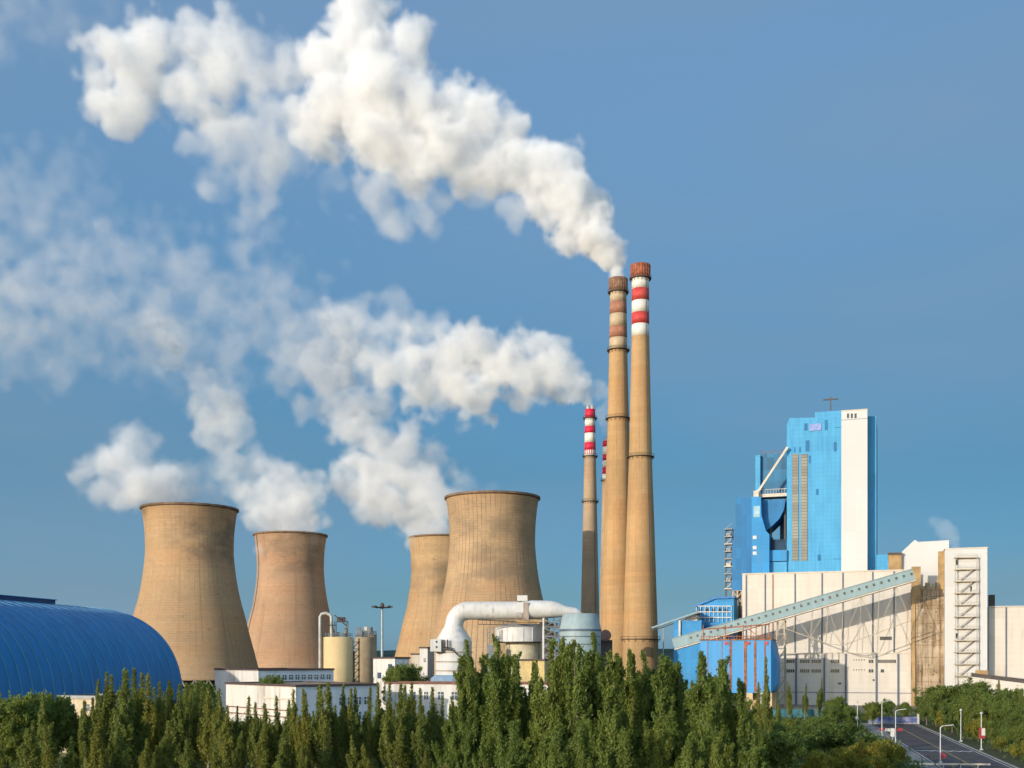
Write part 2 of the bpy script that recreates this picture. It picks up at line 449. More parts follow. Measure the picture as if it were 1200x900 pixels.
T = [cooling_tower(222.5, 650, 1.0, 1.0, 'wide tan cooling tower with dark weathered upper band, beside the blue vault', m_concrete_tower('tower_shell_a', 1, patch=(-0.5, 76, 98), vert=0.25, horiz=0.36, amt=0.6)),
     cooling_tower(340.5, 830, .985, 1.045, 'pinkish cooling tower with a ladder line, behind the yellow silo', m_concrete_tower('tower_shell_b', 2, base=(0.57, 0.37, 0.225), patch=(-1.2, 82, 112), vert=0.06, horiz=0.42, amt=0.42), ladder=R(-147)),
     cooling_tower(519.5, 850, .985, 1.045, 'tan cooling tower partly hidden behind the ribbed one, steam leaving its top', m_concrete_tower('tower_shell_c', 3, base=(0.62, 0.42, 0.225), patch=(-2, 70, 90), vert=0.35, horiz=0.3, amt=0.3)),
     cooling_tower(577, 625, .965, 1.027, 'tan cooling tower with dark vertical ribs and no thick plume, behind the white duct', m_concrete_tower('tower_shell_d', 4, base=(0.61, 0.42, 0.235), patch=(-1.7, 58, 106), vert=0.75, horiz=0.45, lift=1.5, amt=0.45))]

# ------------------------------------------------------------------ chimneys
M_RED = m_plain('red_paint', (0.56, 0.055, 0.05), 0.6, var=0.2, scale=0.3, dirt=(0.35, 0.14, 0.08), dirt_amt=0.7)
M_CRIM = m_plain('crimson_paint', (0.62, 0.02, 0.06), 0.55, var=0.12, scale=0.3)
M_WHITEP = m_plain('white_paint', (0.74, 0.70, 0.62), 0.6, var=0.06, scale=0.3, dirt=(0.5, 0.42, 0.32), dirt_amt=0.35)
M_FRED = m_plain('faded_red_paint', (0.38, 0.165, 0.10), 0.7, var=0.2, scale=0.3, dirt=(0.36, 0.24, 0.15), dirt_amt=0.7)
M_FWHT = m_plain('faded_cream_paint', (0.52, 0.40, 0.26), 0.7, var=0.12, scale=0.3, dirt=(0.4, 0.28, 0.17), dirt_amt=0.6)
M_CAPR = m_plain('rust_cap', (0.36, 0.115, 0.06), 0.75, var=0.35, scale=0.5)
M_CAPB = m_plain('brown_cap', (0.27, 0.15, 0.09), 0.75, var=0.3, scale=0.5)
M_CHIM = m_concrete_tower('chimney_concrete', 9, base=(0.60, 0.385, 0.185), patch=(0, 900, 950), vert=0.1, horiz=0.3, lift=2.5)
M_CHIMG = m_concrete_tower('chimney_concrete_pale', 10, base=(0.52, 0.38, 0.245), patch=(0, 900, 950), vert=0.1, horiz=0.25, lift=2.5)
def chimney(px, Y, label, pts, bands, rings, m, cap=None, pots=0, dashes=None):
    """pts: (photo row, radius in photo pixels); bands: (row, row, material)"""
    s = Y / F_PX; X = (px - 600) * s; c = (X, Y, 0)
    t = thing('chimney', label, 'chimney', (X, Y, 0), group='tall power station chimneys')
    zz = lambda y: CAM_Z + (HOR - y) * s
    ys = [p[0] for p in pts]; rs = [p[1] * s for p in pts]
    rad = lambda y: float(np.interp(y, ys, rs))
    low = bands[-1][1]
    g0 = HOR + CAM_Z / s
    L = [low + (g0 - low) * i / 14 for i in range(15)]
    part('shaft', MB().lathe([(rad(y), zz(y)) for y in L[::-1]], 48, c), m, t)
    for a, b, mm in bands:
        part('painted_band', MB().lathe([(rad(b), zz(b)), (rad(a), zz(a)), (rad(a) - .5, zz(a)), (rad(b) - .5, zz(b))], 48, c, close=True), mm, t)
    for y in rings:
        r = rad(y)
        a = MB().lathe([(r - .05, zz(y) - .25), (r + 1.15, zz(y) - .1), (r + 1.15, zz(y) + .15), (r - .05, zz(y) + .15)], 48, c, close=True, smooth=False)
        rr = r + 1.1
        for k in range(16):
            an = 2 * math.pi * k / 16
            a.bar((X + rr * math.cos(an), Y + rr * math.sin(an), zz(y) + .1), (X + rr * math.cos(an), Y + rr * math.sin(an), zz(y) + 1.3), .1)
            a.bar((X + (r - .05) * math.cos(an), Y + (r - .05) * math.sin(an), zz(y) - 1.6), (X + rr * math.cos(an), Y + rr * math.sin(an), zz(y) - .1), .16)
        a.lathe([(rr - .05, zz(y) + 1.2), (rr + .05, zz(y) + 1.2), (rr + .05, zz(y) + 1.32), (rr - .05, zz(y) + 1.32)], 48, c, close=True)
        part('platform', a, M_STEELD, t)
    if cap:
        y0, y1, mm = cap
        a = MB(); r1, r0 = rad(y1) + .35, rad(y0) + .55
        a.lathe([(r1, zz(y1)), (r0, zz(y0)), (r0 - .9, zz(y0)), (r1 - 1.2, zz(y1))], 48, c, close=True)
        a.disc(r0 - .9, zz(y0) - 2.2, 48, c)
        for k in range(24):
            an = 2 * math.pi * k / 24; q = (math.cos(an), math.sin(an))
            a.bar((X + (r1 + .1) * q[0], Y + (r1 + .1) * q[1], zz(y1)), (X + (r0 + .1) * q[0], Y + (r0 + .1) * q[1], zz(y0) - .1), .3)
        part('cap', a, mm, t)
    for k in range(pots):
        a = MB(); an = R(-150 + 130 * k)
        a.lathe([(1.05, zz(ys[0]) - 1), (1.05, zz(ys[0]) + 2.4), (.8, zz(ys[0]) + 2.4), (.8, zz(ys[0]) - 1)], 16, (X + 1.5 * math.cos(an), Y + 1.5 * math.sin(an), 0), close=True)
        part('flue', a, M_FLUE, t)
    lad = MB(); an = R(-60); n_ = 24
    lad.tube([(X + (rad(q_) + .45) * math.cos(an), Y + (rad(q_) + .45) * math.sin(an), zz(q_)) for q_ in np.linspace(g0 - 2, ys[0] + 4, n_)], .16, 5)
    part('ladder', lad, M_STEELD, t)
    if dashes:
        y0, y1 = dashes; r = rad((y0 + y1) / 2)
        for k in range(16):
            an = 2 * math.pi * (k + .5) / 16; w = .17
            a = MB()
            v4 = []
            for z_, rr in ((zz(y1) + .4, rad(y1) + .06), (zz(y0), rad(y0) + .06)):
                v4 += [(X + rr * math.cos(an - w * .5), Y + rr * math.sin(an - w * .5), z_), (X + rr * math.cos(an + w * .5), Y + rr * math.sin(an + w * .5), z_)]
            a.add(v4, [(0, 1, 3, 2)])
            part('red_stripe', a, M_CRIM, t)
    return t
M_STEELD = m_plain('dark_steel', (0.085, 0.07, 0.06), 0.6, 0.2)
M_FLUE = m_plain('flue_steel', (0.5, 0.47, 0.43), 0.45, 0.3)
chimney(750.5, 541, 'tallest tan chimney with clean red and white bands and a rust red ribbed cap',
        [(311, 10.0), (326, 10.1), (395, 10.3), (490, 12.3), (536, 13.4), (640, 17.0), (749, 20.5), (815, 22.5)],
        [(326, 339.5, M_WHITEP), (339.5, 353.5, M_RED), (353.5, 367.5, M_WHITEP), (367.5, 381, M_RED), (381, 395, M_WHITEP)], [327, 536, 749], M_CHIM, (311, 326.5, M_CAPR))
chimney(724.5, 561, 'tall tan chimney with faded brownish bands, pouring thick white steam',
        [(327, 9.4), (342, 9.6), (411, 10.6), (491, 12.4), (600, 16.0), (740, 20.3), (815, 22.5)],
        [(342, 355, M_FWHT), (355, 369, M_FRED), (369, 384, M_FWHT), (384, 397, M_FRED), (397, 411, M_FWHT)], [343, 411, 491], M_CHIM, (327, 342.5, M_CAPB))
chimney(691.5, 692, 'slim chimney with bright crimson and white bands and twin flues on top',
        [(480, 6.0), (490, 6.1), (535, 6.8), (588, 7.9), (720, 10.8), (805, 12.2)],
        [(480, 490.5, M_CRIM), (490.5, 500, M_WHITEP), (500, 508, M_CRIM), (508, 519, M_WHITEP), (519, 528, M_CRIM), (528, 535, M_WHITEP)], [490.5, 535, 588], M_CHIMG, None, 2, (528, 533.5))
chimney(712, 811, 'thin red and white banded chimney mostly hidden behind the smoking tall one',
        [(517, 5.6), (563, 6.2), (720, 9.4), (800, 10.6)],
        [(517, 524, M_CRIM), (524, 533, M_WHITEP), (533, 540, M_CRIM), (540, 548, M_WHITEP), (548, 556, M_CRIM), (556, 563, M_WHITEP)], [563], M_CHIMG, None, 1)

# ------------------------------------------------------------------ boiler house complex on the right (its own axes: u along the front, v back)
B = Frame(((870 - 600) / F_PX * 445, 445), -19)
M_CREAM = m_panel('cream_cladding', (0.645, 0.575, 0.49), hp=2.2, vp=0, dirt=(0.46, 0.36, 0.26), dirt_amt=0.5, line_c=0.86, var=0.05)
M_WHITE = m_panel('white_cladding', (0.60, 0.585, 0.56), hp=3.0, vp=0, dirt=(0.6, 0.5, 0.4), dirt_amt=0.25, line_c=0.93, var=0.03)
def m_stained():
    g = NT('stained_concrete'); o = g.obj(); x, y, z = g.sep(o)
    n1 = g.noise(o, 0.12, 6, 0.65)
    c = g.mix(g.ramp(n1, 0.3, 0.7), (0.22, 0.155, 0.09), (0.46, 0.36, 0.25))
    s1 = g.noise(g.scl(o, (0.8, 0.8, 0.045)), 1.0, 6, 0.7); c = g.mix(g.ramp(s1, 0.44, 0.66, 0, 0.85), c, (0.09, 0.05, 0.025))
    s2 = g.noise(g.scl(o, (1.1, 1.1, 0.22)), 1.0, 5, 0.7); c = g.mix(g.ramp(s2, 0.5, 0.7, 0, 0.6), c, (0.20, 0.12, 0.06))
    n2 = g.noise(o, 0.35, 6, 0.7); c = g.mix(g.ramp(n2, 0.55, 0.72, 0, 0.55), c, (0.55, 0.48, 0.39))
    ln = g.math('MAXIMUM', g.line(z, 4.6, 0.3), g.line(x, 6.2, 0.16)); c = g.mix(g.math('MULTIPLY', ln, g.ramp(n1, 0.4, 0.6, 0.05, 0.55)), c, (0.10, 0.06, 0.035))
    return g.finish(c, 0.9, spec=0.1, bump=n2, bstr=0.4)
M_STAIN = m_stained()
M_OCHRE = m_plain('ochre_wall', (0.42, 0.27, 0.12), 0.8, var=0.25, scale=0.25, dirt=(0.2, 0.12, 0.07))
M_CYAN = m_panel('light_blue_cladding', (0.062, 0.34, 0.59), hp=1.9, vp=1.7, dirt=(0.025, 0.21, 0.45), dirt_amt=0.9, var=0.06, line_c=0.74)
M_TEALB = m_panel('dark_teal_cladding', (0.045, 0.22, 0.36), hp=1.6, vp=0, dirt=(0.1, 0.2, 0.28), dirt_amt=0.4, var=0.1)
M_DBLUE = m_panel('deep_blue_cladding', (0.008, 0.16, 0.38), hp=1.6, vp=2.4, dirt=(0.03, 0.09, 0.16), dirt_amt=0.5, var=0.15)
M_MBLUE = m_panel('mid_blue_cladding', (0.015, 0.25, 0.55), hp=2.0, vp=2.4, dirt=(0.15, 0.25, 0.35), dirt_amt=0.4, var=0.12)
M_NAVY = m_plain('navy_void', (0.02, 0.05, 0.09), 0.8, var=0.3)
M_PIPE = m_plain('downpipe_blue_grey', (0.10, 0.13, 0.18), 0.5)
M_WIN = m_plain('dark_window', (0.05, 0.055, 0.06), 0.25, spec=0.6)
M_LOUV = m_panel('brown_louvre', (0.27, 0.25, 0.20), hp=1.3, dirt=(0.16, 0.14, 0.12), dirt_amt=0.6, line_c=0.5, lw=0.35, var=0.2)
M_TEAL = m_panel('grey_green_sheet', (0.25, 0.35, 0.37), hp=40, vp=2.0, dirt=(0.22, 0.24, 0.22), dirt_amt=0.4, line_c=0.8)
M_RUST = m_plain('rusty_steel', (0.30, 0.11, 0.05), 0.85, var=0.4, scale=0.6)
M_TANST = m_plain('tan_steel', (0.42, 0.34, 0.25), 0.6, var=0.2)
M_TANL = m_plain('pale_tan_steel', (0.50, 0.42, 0.32), 0.6, var=0.2)
M_BEIGE = m_plain('beige_steel', (0.62, 0.53, 0.42), 0.6, var=0.12)

def fbox(mb, fr, x0, x1, y0, y1, v0, v1, ground=False):
    """box whose front face at v0 covers photo columns x0..x1 and rows y0..y1"""
    a = fr.at(x0, y0, v0); b = fr.at(x1, y0, v0); xm = (x0 + x1) / 2
    zt = fr.at(xm, y0, v0).z; zb = 0.0 if ground else fr.at(xm, y1, v0).z
    return mb.box(a.x, b.x, v0, v1, zb, zt)

# main hall
o_ = B.at(870, 700, 0)
hall = thing('boiler_hall', 'long cream clad hall with thin dark vertical downpipes under the sloping conveyor', 'building', (o_.x, 0, 0), B)
part('wall', fbox(MB(), B, 870, 1069, 671, 0, 0, 44, True), M_CREAM, hall)
zt = B.at(970, 671, 0).z; u0, u1 = B.U(870, 0), B.U(1069, 0)
part('roof_edge', MB().box(u0 - .15, u1, -.25, 44.2, zt, zt + .5), M_BEIGE, hall)
zla = B.at(980, 766, -2.5).z
a = fbox(MB(), B, 905, 1068.5, 766, 0, -2.5, -0.003, True); part('lower_wall', a, M_CREAM, hall)
ua, ub = B.U(905, -2.5), B.U(1068.5, -2.5)
part('ledge', MB().box(ua - .1, ub, -2.7, -.01, zla, zla + .35), M_BEIGE, hall)
zq = B.at(980, 811.5, -2.5).z
part('base_rail', MB().box(ua, ub, -2.66, -2.503, zq - .12, zq + .12), M_PIPE, hall)
for x in (874.5, 896.7, 931.7, 963.3, 987.7, 1022.7, 1047.7):
    u = B.U(x, 0); part('downpipe', MB().box(u - .22, u + .22, -.35, -.003, zla + .36 if x > 905 else 0, zt - .2), M_PIPE, hall)
u = B.U(905.7, 0); part('downpipe', MB().box(u - .14, u + .14, -.35, -.003, zla + .36, zt - .2), M_RUST, hall)
for x in (933, 966, 991, 1027, 1052.5):
    u = B.U(x, -2.5); part('downpipe', MB().box(u - .32, u + .32, -2.95, -2.503, 0, zla - .1), M_PIPE, hall)
for x0, x1, y in ((920, 931, 775), (937.5, 948.5, 775), (951, 962, 775), (973.5, 983.5, 775), (1018, 1023.5, 775), (1029, 1050, 775),
                  (920, 931, 786.2), (937.5, 948.5, 786.2), (951, 962, 786.2), (973.5, 983.5, 786.2), (1018, 1023.5, 786.2), (1032, 1036, 786.2), (1022.5, 1025, 797), (982, 986, 801)):
    h = 1.9 if y < 795 else 1.0
    f = fbox(MB(), B, x0, x1, y - h, y + h, -2.62, -2.51); w = part('window', f, M_WIN, hall)
    nn = max(1, int((x1 - x0) / 2.2)); q = MB()
    for k in range(1, nn): 
        uu = B.U(x0 + (x1 - x0) * k / nn, -2.62); zc = B.at((x0 + x1) / 2, y, -2.62).z; q.box(uu - .06, uu + .06, -2.68, -2.622, zc - .6, zc + .6)
    if nn > 1: part('mullion', q, M_BEIGE, w)
for k in range(5):
    for y in (773.4, 785):
        x = 1000 + 3.1 * k; part('vent', fbox(MB(), B, x, x + 1.1, y - .7, y + .7, -2.6, -2.51), M_WIN, hall)
part('window', fbox(MB(), B, 1031, 1045, 746, 750, -.14, -.004), M_WIN, hall)

# inclined conveyor gallery in front of the hall
def along(p, q, t): return p + (q - p) * t
va = -22.0
p0, p1 = B.at(790, 754.5, va), B.at(1071, 673.5, va)
gal = thing('conveyor_gallery', 'sloping grey green conveyor gallery with small square windows climbing across the cream hall', 'conveyor', (p0.x, va, 0), B)
dirv = (p1 - p0).normalized(); nrm = Vector((-dirv.z, 0, dirv.x))
hg, wg = 1.95, 2.2
c = MB().bar(p0, p1, 2 * wg, 2 * hg)
part('body', c, M_TEAL, gal)
rf = MB().bar(p0 + nrm * (hg + .12), p1 + nrm * (hg + .12), 2 * wg + .5, .2); part('roof', rf, M_TEAL, gal)
fl = MB().bar(p0 - nrm * (hg + .35), p1 - nrm * (hg + .35), 2 * wg + 1.0, .4); part('deck', fl, M_BEIGE, gal)
Lg = (p1 - p0).length
for k in range(34):
    t = (k + .7) / 34
    if t < .06: continue
    q = along(p0, p1, t) + nrm * .35 + Vector((0, -wg - .06, 0))
    part('window', MB().bar(q - dirv * .42, q + dirv * .42, .1, .95), M_WIN, gal)
brk = MB()
for k in range(46):
    q = along(p0, p1, (k + .5) / 46) - nrm * (hg + .75)
    part('hanger', MB().bar(q + Vector((0, -wg - .3, 0)), q + nrm * .5 + Vector((0, wg + .3, 0)) * -1, .25), M_TANST, gal)
# the truss that carries the upper span
lo = []
for k, (x, y) in enumerate(((910, 733), (930, 740), (950, 747.5), (968, 754), (986, 756.5), (1007, 749.5), (1028, 742), (1048, 734.5), (1067, 727.5))):
    q = B.at(x, y, va); f = (q.x - p0.x) / (p1.x - p0.x)
    lo.append((along(p0, p1, f) - nrm * (hg + .6), q))
for side in (-1.9, 1.9):
    a = MB(); off = Vector((0, side, 0))
    for k in range(8):
        a.bar(lo[k][1] + off, lo[k + 1][1] + off, .25)
        if side < 0: a.bar(lo[k][0 if k % 2 else 1] + off, lo[k + 1][1 if k % 2 else 0] + off, .17)
        if 0 < k: a.bar(lo[k][0] + off, lo[k][1] + off, .13)
    part('truss', a, M_TANST, gal)
def trestle(t, foot=0.0, w=1.7):
    q = along(p0, p1, t) - nrm * (hg + .5)
    a = MB(); n = 6
    for sx in (-w, w):
        for sv in (-1.9, 1.9):
            a.bar((q.x + sx, va + sv, foot), (q.x + sx * .8, va + sv, q.z), .5)
    for k in range(n):
        z0_, z1_ = foot + (q.z - foot) * k / n, foot + (q.z - foot) * (k + 1) / n
        for sv in (-1.9, 1.9):
            a.bar((q.x - w, va + sv, z0_), (q.x + w, va + sv, z1_), .22); a.bar((q.x - w, va + sv, z1_), (q.x + w, va + sv, z1_), .25)
        for sx in (-w, w):
            a.bar((q.x + sx, va - 1.9, z0_), (q.x + sx, va + 1.9, z1_), .22)
    part('trestle', a, M_TANST, gal)
for t in (0.455, 0.20): trestle(t)

# stained block, brown strip, stair tower, head house
blk = thing('transfer_tower', 'rust stained bare concrete block between the cream hall and the stair tower', 'building', (B.U(1067, -4), -4, 0), B)
part('wall', fbox(MB(), B, 1067.5, 1107, 690, 0, -4, 34, True), M_STAIN, blk)
rs_ = random.Random(3)
for x0, x1, y0, y1 in ((1068, 1079, 664, 702), (1099.5, 1107, 646, 691), (1069, 1072.5, 702, 826)):
    part('pier', fbox(MB(), B, x0, x1, y0, y1, -4.6, -4.004 if y1 > 700 else -2), M_OCHRE, blk)
part('broken_parapet', fbox(MB(), B, 1079.2, 1099.3, 686.5, 691, -4.35, -3), M_STAIN, blk)
for x0, x1, y0 in ((1084, 1090, 682.5), (1092, 1095, 684), (1096, 1098.5, 680)):
    part('broken_parapet', fbox(MB(), B, x0, x1, y0, 686.4, -4.1, -3.2), M_STAIN, blk)
for y in (709, 730, 750.5):
    zc = B.at(1087, y, -4).z; part('cornice', MB().box(B.U(1075, -4), B.U(1106.8, -4), -4.35, -4.003, zc - .15, zc + .15), M_STAIN, blk)
for k in range(26):
    x = rs_.uniform(1077, 1104); y = rs_.uniform(694, 800); 
    w = rs_.uniform(.6, 1.6); h = rs_.uniform(.6, 1.6)
    part('opening', fbox(MB(), B, x, x + w, y, y + h, -4.12, -4.004), M_NAVY, blk)
st = thing('stair_tower', 'tall white stair tower with zigzag steel fire escape on its face', 'building', (B.U(1107, -8), -8, 0), B)
part('wall', fbox(MB(), B, 1107.2, 1157, 643, 0, -8, 30, True), M_WHITE, st)
ztop = B.at(1132, 643, -8).z; part('roof_edge', MB().box(B.U(1107.2, -8) - .2, B.U(1157, -8) + .2, -8.2, 30.2, ztop, ztop + .4), M_BEIGE, st)
fe = part('fire_escape', MB().box(B.U(1144, -8), B.U(1144, -8) + .3, -10.0, -9.7, 0, B.at(1144, 653, -8).z), M_TANST, st)
ul, ur = B.U(1119, -8), B.U(1145.5, -8)
zs = [B.at(1132, 653.5 + 13.85 * k, -8).z for k in range(11)]
for k, z in enumerate(zs):
    a = MB().box(ul - .3, ur, -10.0, -8.003, z - .2, z + .12)
    for j in range(8):
        uu = ul + (ur - ul) * j / 7; a.box(uu - .04, uu + .04, -10.0, -9.92, z + .12, z + 1.2)
    a.box(ul - .3, ur, -10.0, -9.93, z + 1.15, z + 1.25)
    part('landing', a, M_TANL, fe)
    if 0 < k < 10:
        zz2 = zs[k + 1]; a = MB()
        a.bar((ul + 1.2, -9.4, zz2 + .2), (ur - 1.8, -9.4, z - .1), .7, .22)
        a.bar((ul + 1.2, -9.9, zz2 + 1.2), (ur - 1.8, -9.9, z + .9), .07)
        part('flight', a, M_TANL, fe)
part('post', MB().box(ul, ul + .25, -10.0, -9.75, 0, zs[0]), M_TANST, fe)
for x, y in ((1121, 659), (1138, 690), (1121, 745)):
    part('door', fbox(MB(), B, x - 1, x + 1, y - 3, y + 3, -8.08, -8.004), M_DARK, st)
hd = thing('head_house', 'white head house with one sloped roof edge behind the stair tower', 'building', (B.U(1043, 8), 8, 0), B)
pl = [B.at(x, y, 8) for x, y in ((1056.5, 668), (1056.5, 647), (1072, 632.5), (1076, 635), (1112, 633), (1112, 690), (1056.5, 690))]
part('wall', MB().prism([(q.x, q.z) for q in pl], 8, 36), M_WHITE, hd)
part('annex', fbox(MB(), B, 1041, 1056.4, 650, 690, 6, 30), M_OCHRE, hd)
zz_ = B.at(1048, 650, 6).z; part('annex_roof', MB().box(B.U(1040.3, 6), B.U(1057, 6), 5.5, 30.2, zz_, zz_ + .8), M_STEELD, hd)
part('base', MB().box(B.U(1041.5, 8), B.U(1112, 8), 9, 36, 0, B.at(1080, 690, 8).z - .01), M_CREAM, hd)
rw = thing('turbine_wing', 'low cream wing with dark seams at the right edge, beside the stair tower', 'building', (B.U(1157, -2), -2, 0), B)
part('wall', fbox(MB(), B, 1153, 1290, 711, 0, -2, 40, True), M_CREAM, rw)
zz_ = B.at(1200, 711, -2).z; part('roof_edge', MB().box(B.U(1153, -2), B.U(1290, -2), -2.2, 40, zz_, zz_ + .4), M_BEIGE, rw)
for x in (1157.5, 1179, 1203): 
    u = B.U(x, -2); part('downpipe', MB().box(u - .22, u + .22, -2.35, -2.003, 0, zz_ - .1), M_PIPE, rw)
part('roof_vent', fbox(MB(), B, 1159, 1166, 697, 712, 10, 14), M_STEELD, rw)
an = thing('low_annex', 'low cream annex with dark sloping roof in front of the stair tower', 'building', (B.U(1140, -30), -30, 0), B)
pl = [B.at(x, y, -30) for x, y in ((1138, 793), (1290, 812))]
part('wall', MB().prism([(pl[0].x, 0), (pl[1].x, 0), (pl[1].x, pl[1].z), (pl[0].x, pl[0].z)], -30, -12), M_CREAM, an)
pr = [B.at(x, y, -30) for x, y in ((1142, 789), (1290, 806), (1290, 811), (1142, 794.2))]
part('roof', MB().prism([(q.x, q.z) for q in pr], -29, -12.5), M_STEELD, an)
part('roof_duct', fbox(MB(), B, 1144, 1158, 785.5, 791, -24, -20), M_OCHRE, an)

# light blue tower with a white shaft
vt = 47.0
bt = thing('boiler_tower', 'tall light blue clad tower with a white vertical shaft, rising behind the cream hall', 'building', (B.U(922, vt), vt, 0), B)
pl = [B.at(x, y, vt) for x, y in ((922, 690), (922, 498), (925, 490), (1027, 487.5), (1027, 690))]
part('wall', MB().prism([(q.x, q.z if i not in (0, 4) else 0) for i, q in enumerate(pl)], vt, vt + 34), M_CYAN, bt)
part('penthouse', fbox(MB(), B, 955, 986, 482, 490, vt + 1, vt + 20), M_CYAN, bt)
part('white_shaft', fbox(MB(), B, 986, 1016.5, 481, 0, vt - 6, vt - .004, True), M_WHITE, bt)
zz_ = B.at(1000, 481, vt - 6).z; part('shaft_rim', MB().box(B.U(986, vt - 6) - .1, B.U(1016.5, vt - 6) + .1, vt - 6.15, vt, zz_, zz_ + .35), M_BEIGE, bt)
part('seam', fbox(MB(), B, 986, 1016.5, 491, 491.5, vt - 6.06, vt - 6.004), M_PIPE, bt)
for x in (992.5, 997, 1001.3): part('window', fbox(MB(), B, x, x + 2.6, 484.5, 490, vt - 6.07, vt - 6.004), M_WIN, bt)
for x0, x1, y0, y1 in ((928.3, 935.6, 532, 657), (938.6, 946.2, 532, 657)): part('louvre', fbox(MB(), B, x0, x1, y0, y1, vt - .35, vt - .004), M_LOUV, bt)
for x0, x1, y0, y1 in ((942.5, 946.4, 496, 504.5), (966.4, 970, 492, 504), (977, 980.5, 518, 529), (944, 948.5, 516, 529), (936.5, 938.5, 524, 530), (930.5, 932, 524, 530), (956.3, 959.2, 573, 580), (958, 962, 650, 657), (947.8, 950.3, 534, 543)):
    part('window', fbox(MB(), B, x0, x1, y0, y1, vt - .12, vt - .004), M_DBLUE, bt)
part('signboard', fbox(MB(), B, 948.5, 962.5, 496.5, 504.5, vt - .4, vt - .004), m_plain('lilac_board', (0.25, 0.33, 0.62), 0.5, var=0.2, scale=0.8), bt)
for y in (500.5, 654.6): part('seam', fbox(MB(), B, 978 if y < 600 else 976, 985.8, y, y + .7, vt - .1, vt - .004), M_DBLUE, bt)
q = B.at(973.5, 482, vt + 6); zq2 = B.at(973.5, 465, vt + 6).z; zq3 = B.at(973.5, 468, vt + 6).z
ant = part('mast', MB().bar((q.x, vt + 6, q.z - 1), (q.x, vt + 6, zq2), .45), M_STEELD, bt)
part('crossarm', MB().bar((q.x - 3.2, vt + 6, zq3), (q.x + 3.2, vt + 6, zq3), .5), M_STEELD, ant)
part('low_block', fbox(MB(), B, 1027.1, 1041, 650, 672, vt - 2, vt + 20), M_CYAN, bt)

# deep blue bunker group left of the tower
vb = 46.0
bb = thing('coal_bunker_block', 'deep blue clad bunker block with curved hopper, left of the light blue tower', 'building', (B.U(862, vb), vb, 0), B)
def poly(mb, pts, v0, v1): 
    return mb.prism([(B.at(x, y, v0).x, B.at(x, y, v0).z) for x, y in pts], v0, v1)
part('side_wall', poly(MB(), [(862.5, 583), (880.4, 583), (880.4, 692), (858, 692), (858, 640), (861.5, 618)], vb, vb + 14), M_DBLUE, bb)
part('front_wall', poly(MB(), [(880.5, 582), (891.5, 582), (892.2, 604), (897.5, 622), (901.5, 626), (901.5, 690), (880.5, 690)], vb - 3, vb + 14), M_MBLUE, bb)
part('window_bay', fbox(MB(), B, 883, 890.5, 593, 606, vb - 3.15, vb - 3.004), m_plain('pale_glazing', (0.30, 0.48, 0.56), 0.3, var=0.2), bb)
for y in (628.5, 640.5, 647):
    part('white_mark', fbox(MB(), B, 882.2, 886.6, y - .7, y + 3.2, vb - 3.15, vb - 3.004), M_WHITE, bb)
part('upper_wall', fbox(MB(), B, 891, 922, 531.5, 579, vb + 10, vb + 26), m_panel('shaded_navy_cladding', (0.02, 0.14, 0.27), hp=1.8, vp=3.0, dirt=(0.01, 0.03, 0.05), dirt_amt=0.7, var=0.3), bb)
part('upper_pier', fbox(MB(), B, 885.3, 890.9, 533.5, 583, vb + 8, vb + 24), M_CYAN, bb)
for k in range(7):
    u = B.U(892 + 4 * k, vb + 10); z = B.at(900, 531.5, vb + 10).z
    part('roof_post', MB().bar((u, vb + 11, z), (u, vb + 11, z + rs_.uniform(.8, 2.2)), .25), M_RUST, bb)
part('hopper', poly(MB(), [(891.8, 586), (920.5, 586), (918.5, 598), (913, 608), (904, 617), (898, 622), (894.5, 618), (892.5, 606)], vb + 2, vb + 18), M_DBLUE, bb)
part('back_wall', fbox(MB(), B, 914, 922, 586, 640, vb + 19, vb + 22), M_TEALB, bb)
part('bay', fbox(MB(), B, 901.8, 922, 632, 644.5, vb + 1, vb + 16), M_NAVY, bb)
part('bay_sill', fbox(MB(), B, 901.8, 922, 644.6, 657.5, vb - .5, vb + 16), M_MBLUE, bb)
part('bay_base', fbox(MB(), B, 901.8, 922, 658.5, 674, vb, vb + 16), M_CYAN, bb)
for x in (903.5, 919.8): 
    u = B.U(x, vb + 4); part('column', MB().box(u - .35, u + .35, vb + 4, vb + 4.7, B.at(x, 640, vb + 4).z, B.at(x, 584, vb + 4).z), M_STEELD, bb)
a = B.at(887, 580.5, vb + 1); b = B.at(922.5, 580.5, vb + 1)
wk = part('walkway', MB().box(a.x, b.x, vb + 1, vb + 5, a.z - .9, a.z + .5), M_BEIGE, bb)
rl = MB()
for k in range(12):
    uu = a.x + (b.x - a.x) * k / 11; rl.box(uu - .06, uu + .06, vb + 1, vb + 1.12, a.z + .5, a.z + 2.4)
rl.box(a.x, b.x, vb + 1, vb + 1.1, a.z + 2.3, a.z + 2.5); part('railing', rl, M_BEIGE, wk)
part('stay', MB().bar(B.at(886.5, 579, vb - 1), B.at(923, 524, vb - 1), .9), M_BEIGE, bb)
part('stay_head', fbox(MB(), B, 883, 889, 575, 583, vb - 1.6, vb + 2), M_BEIGE, bb)
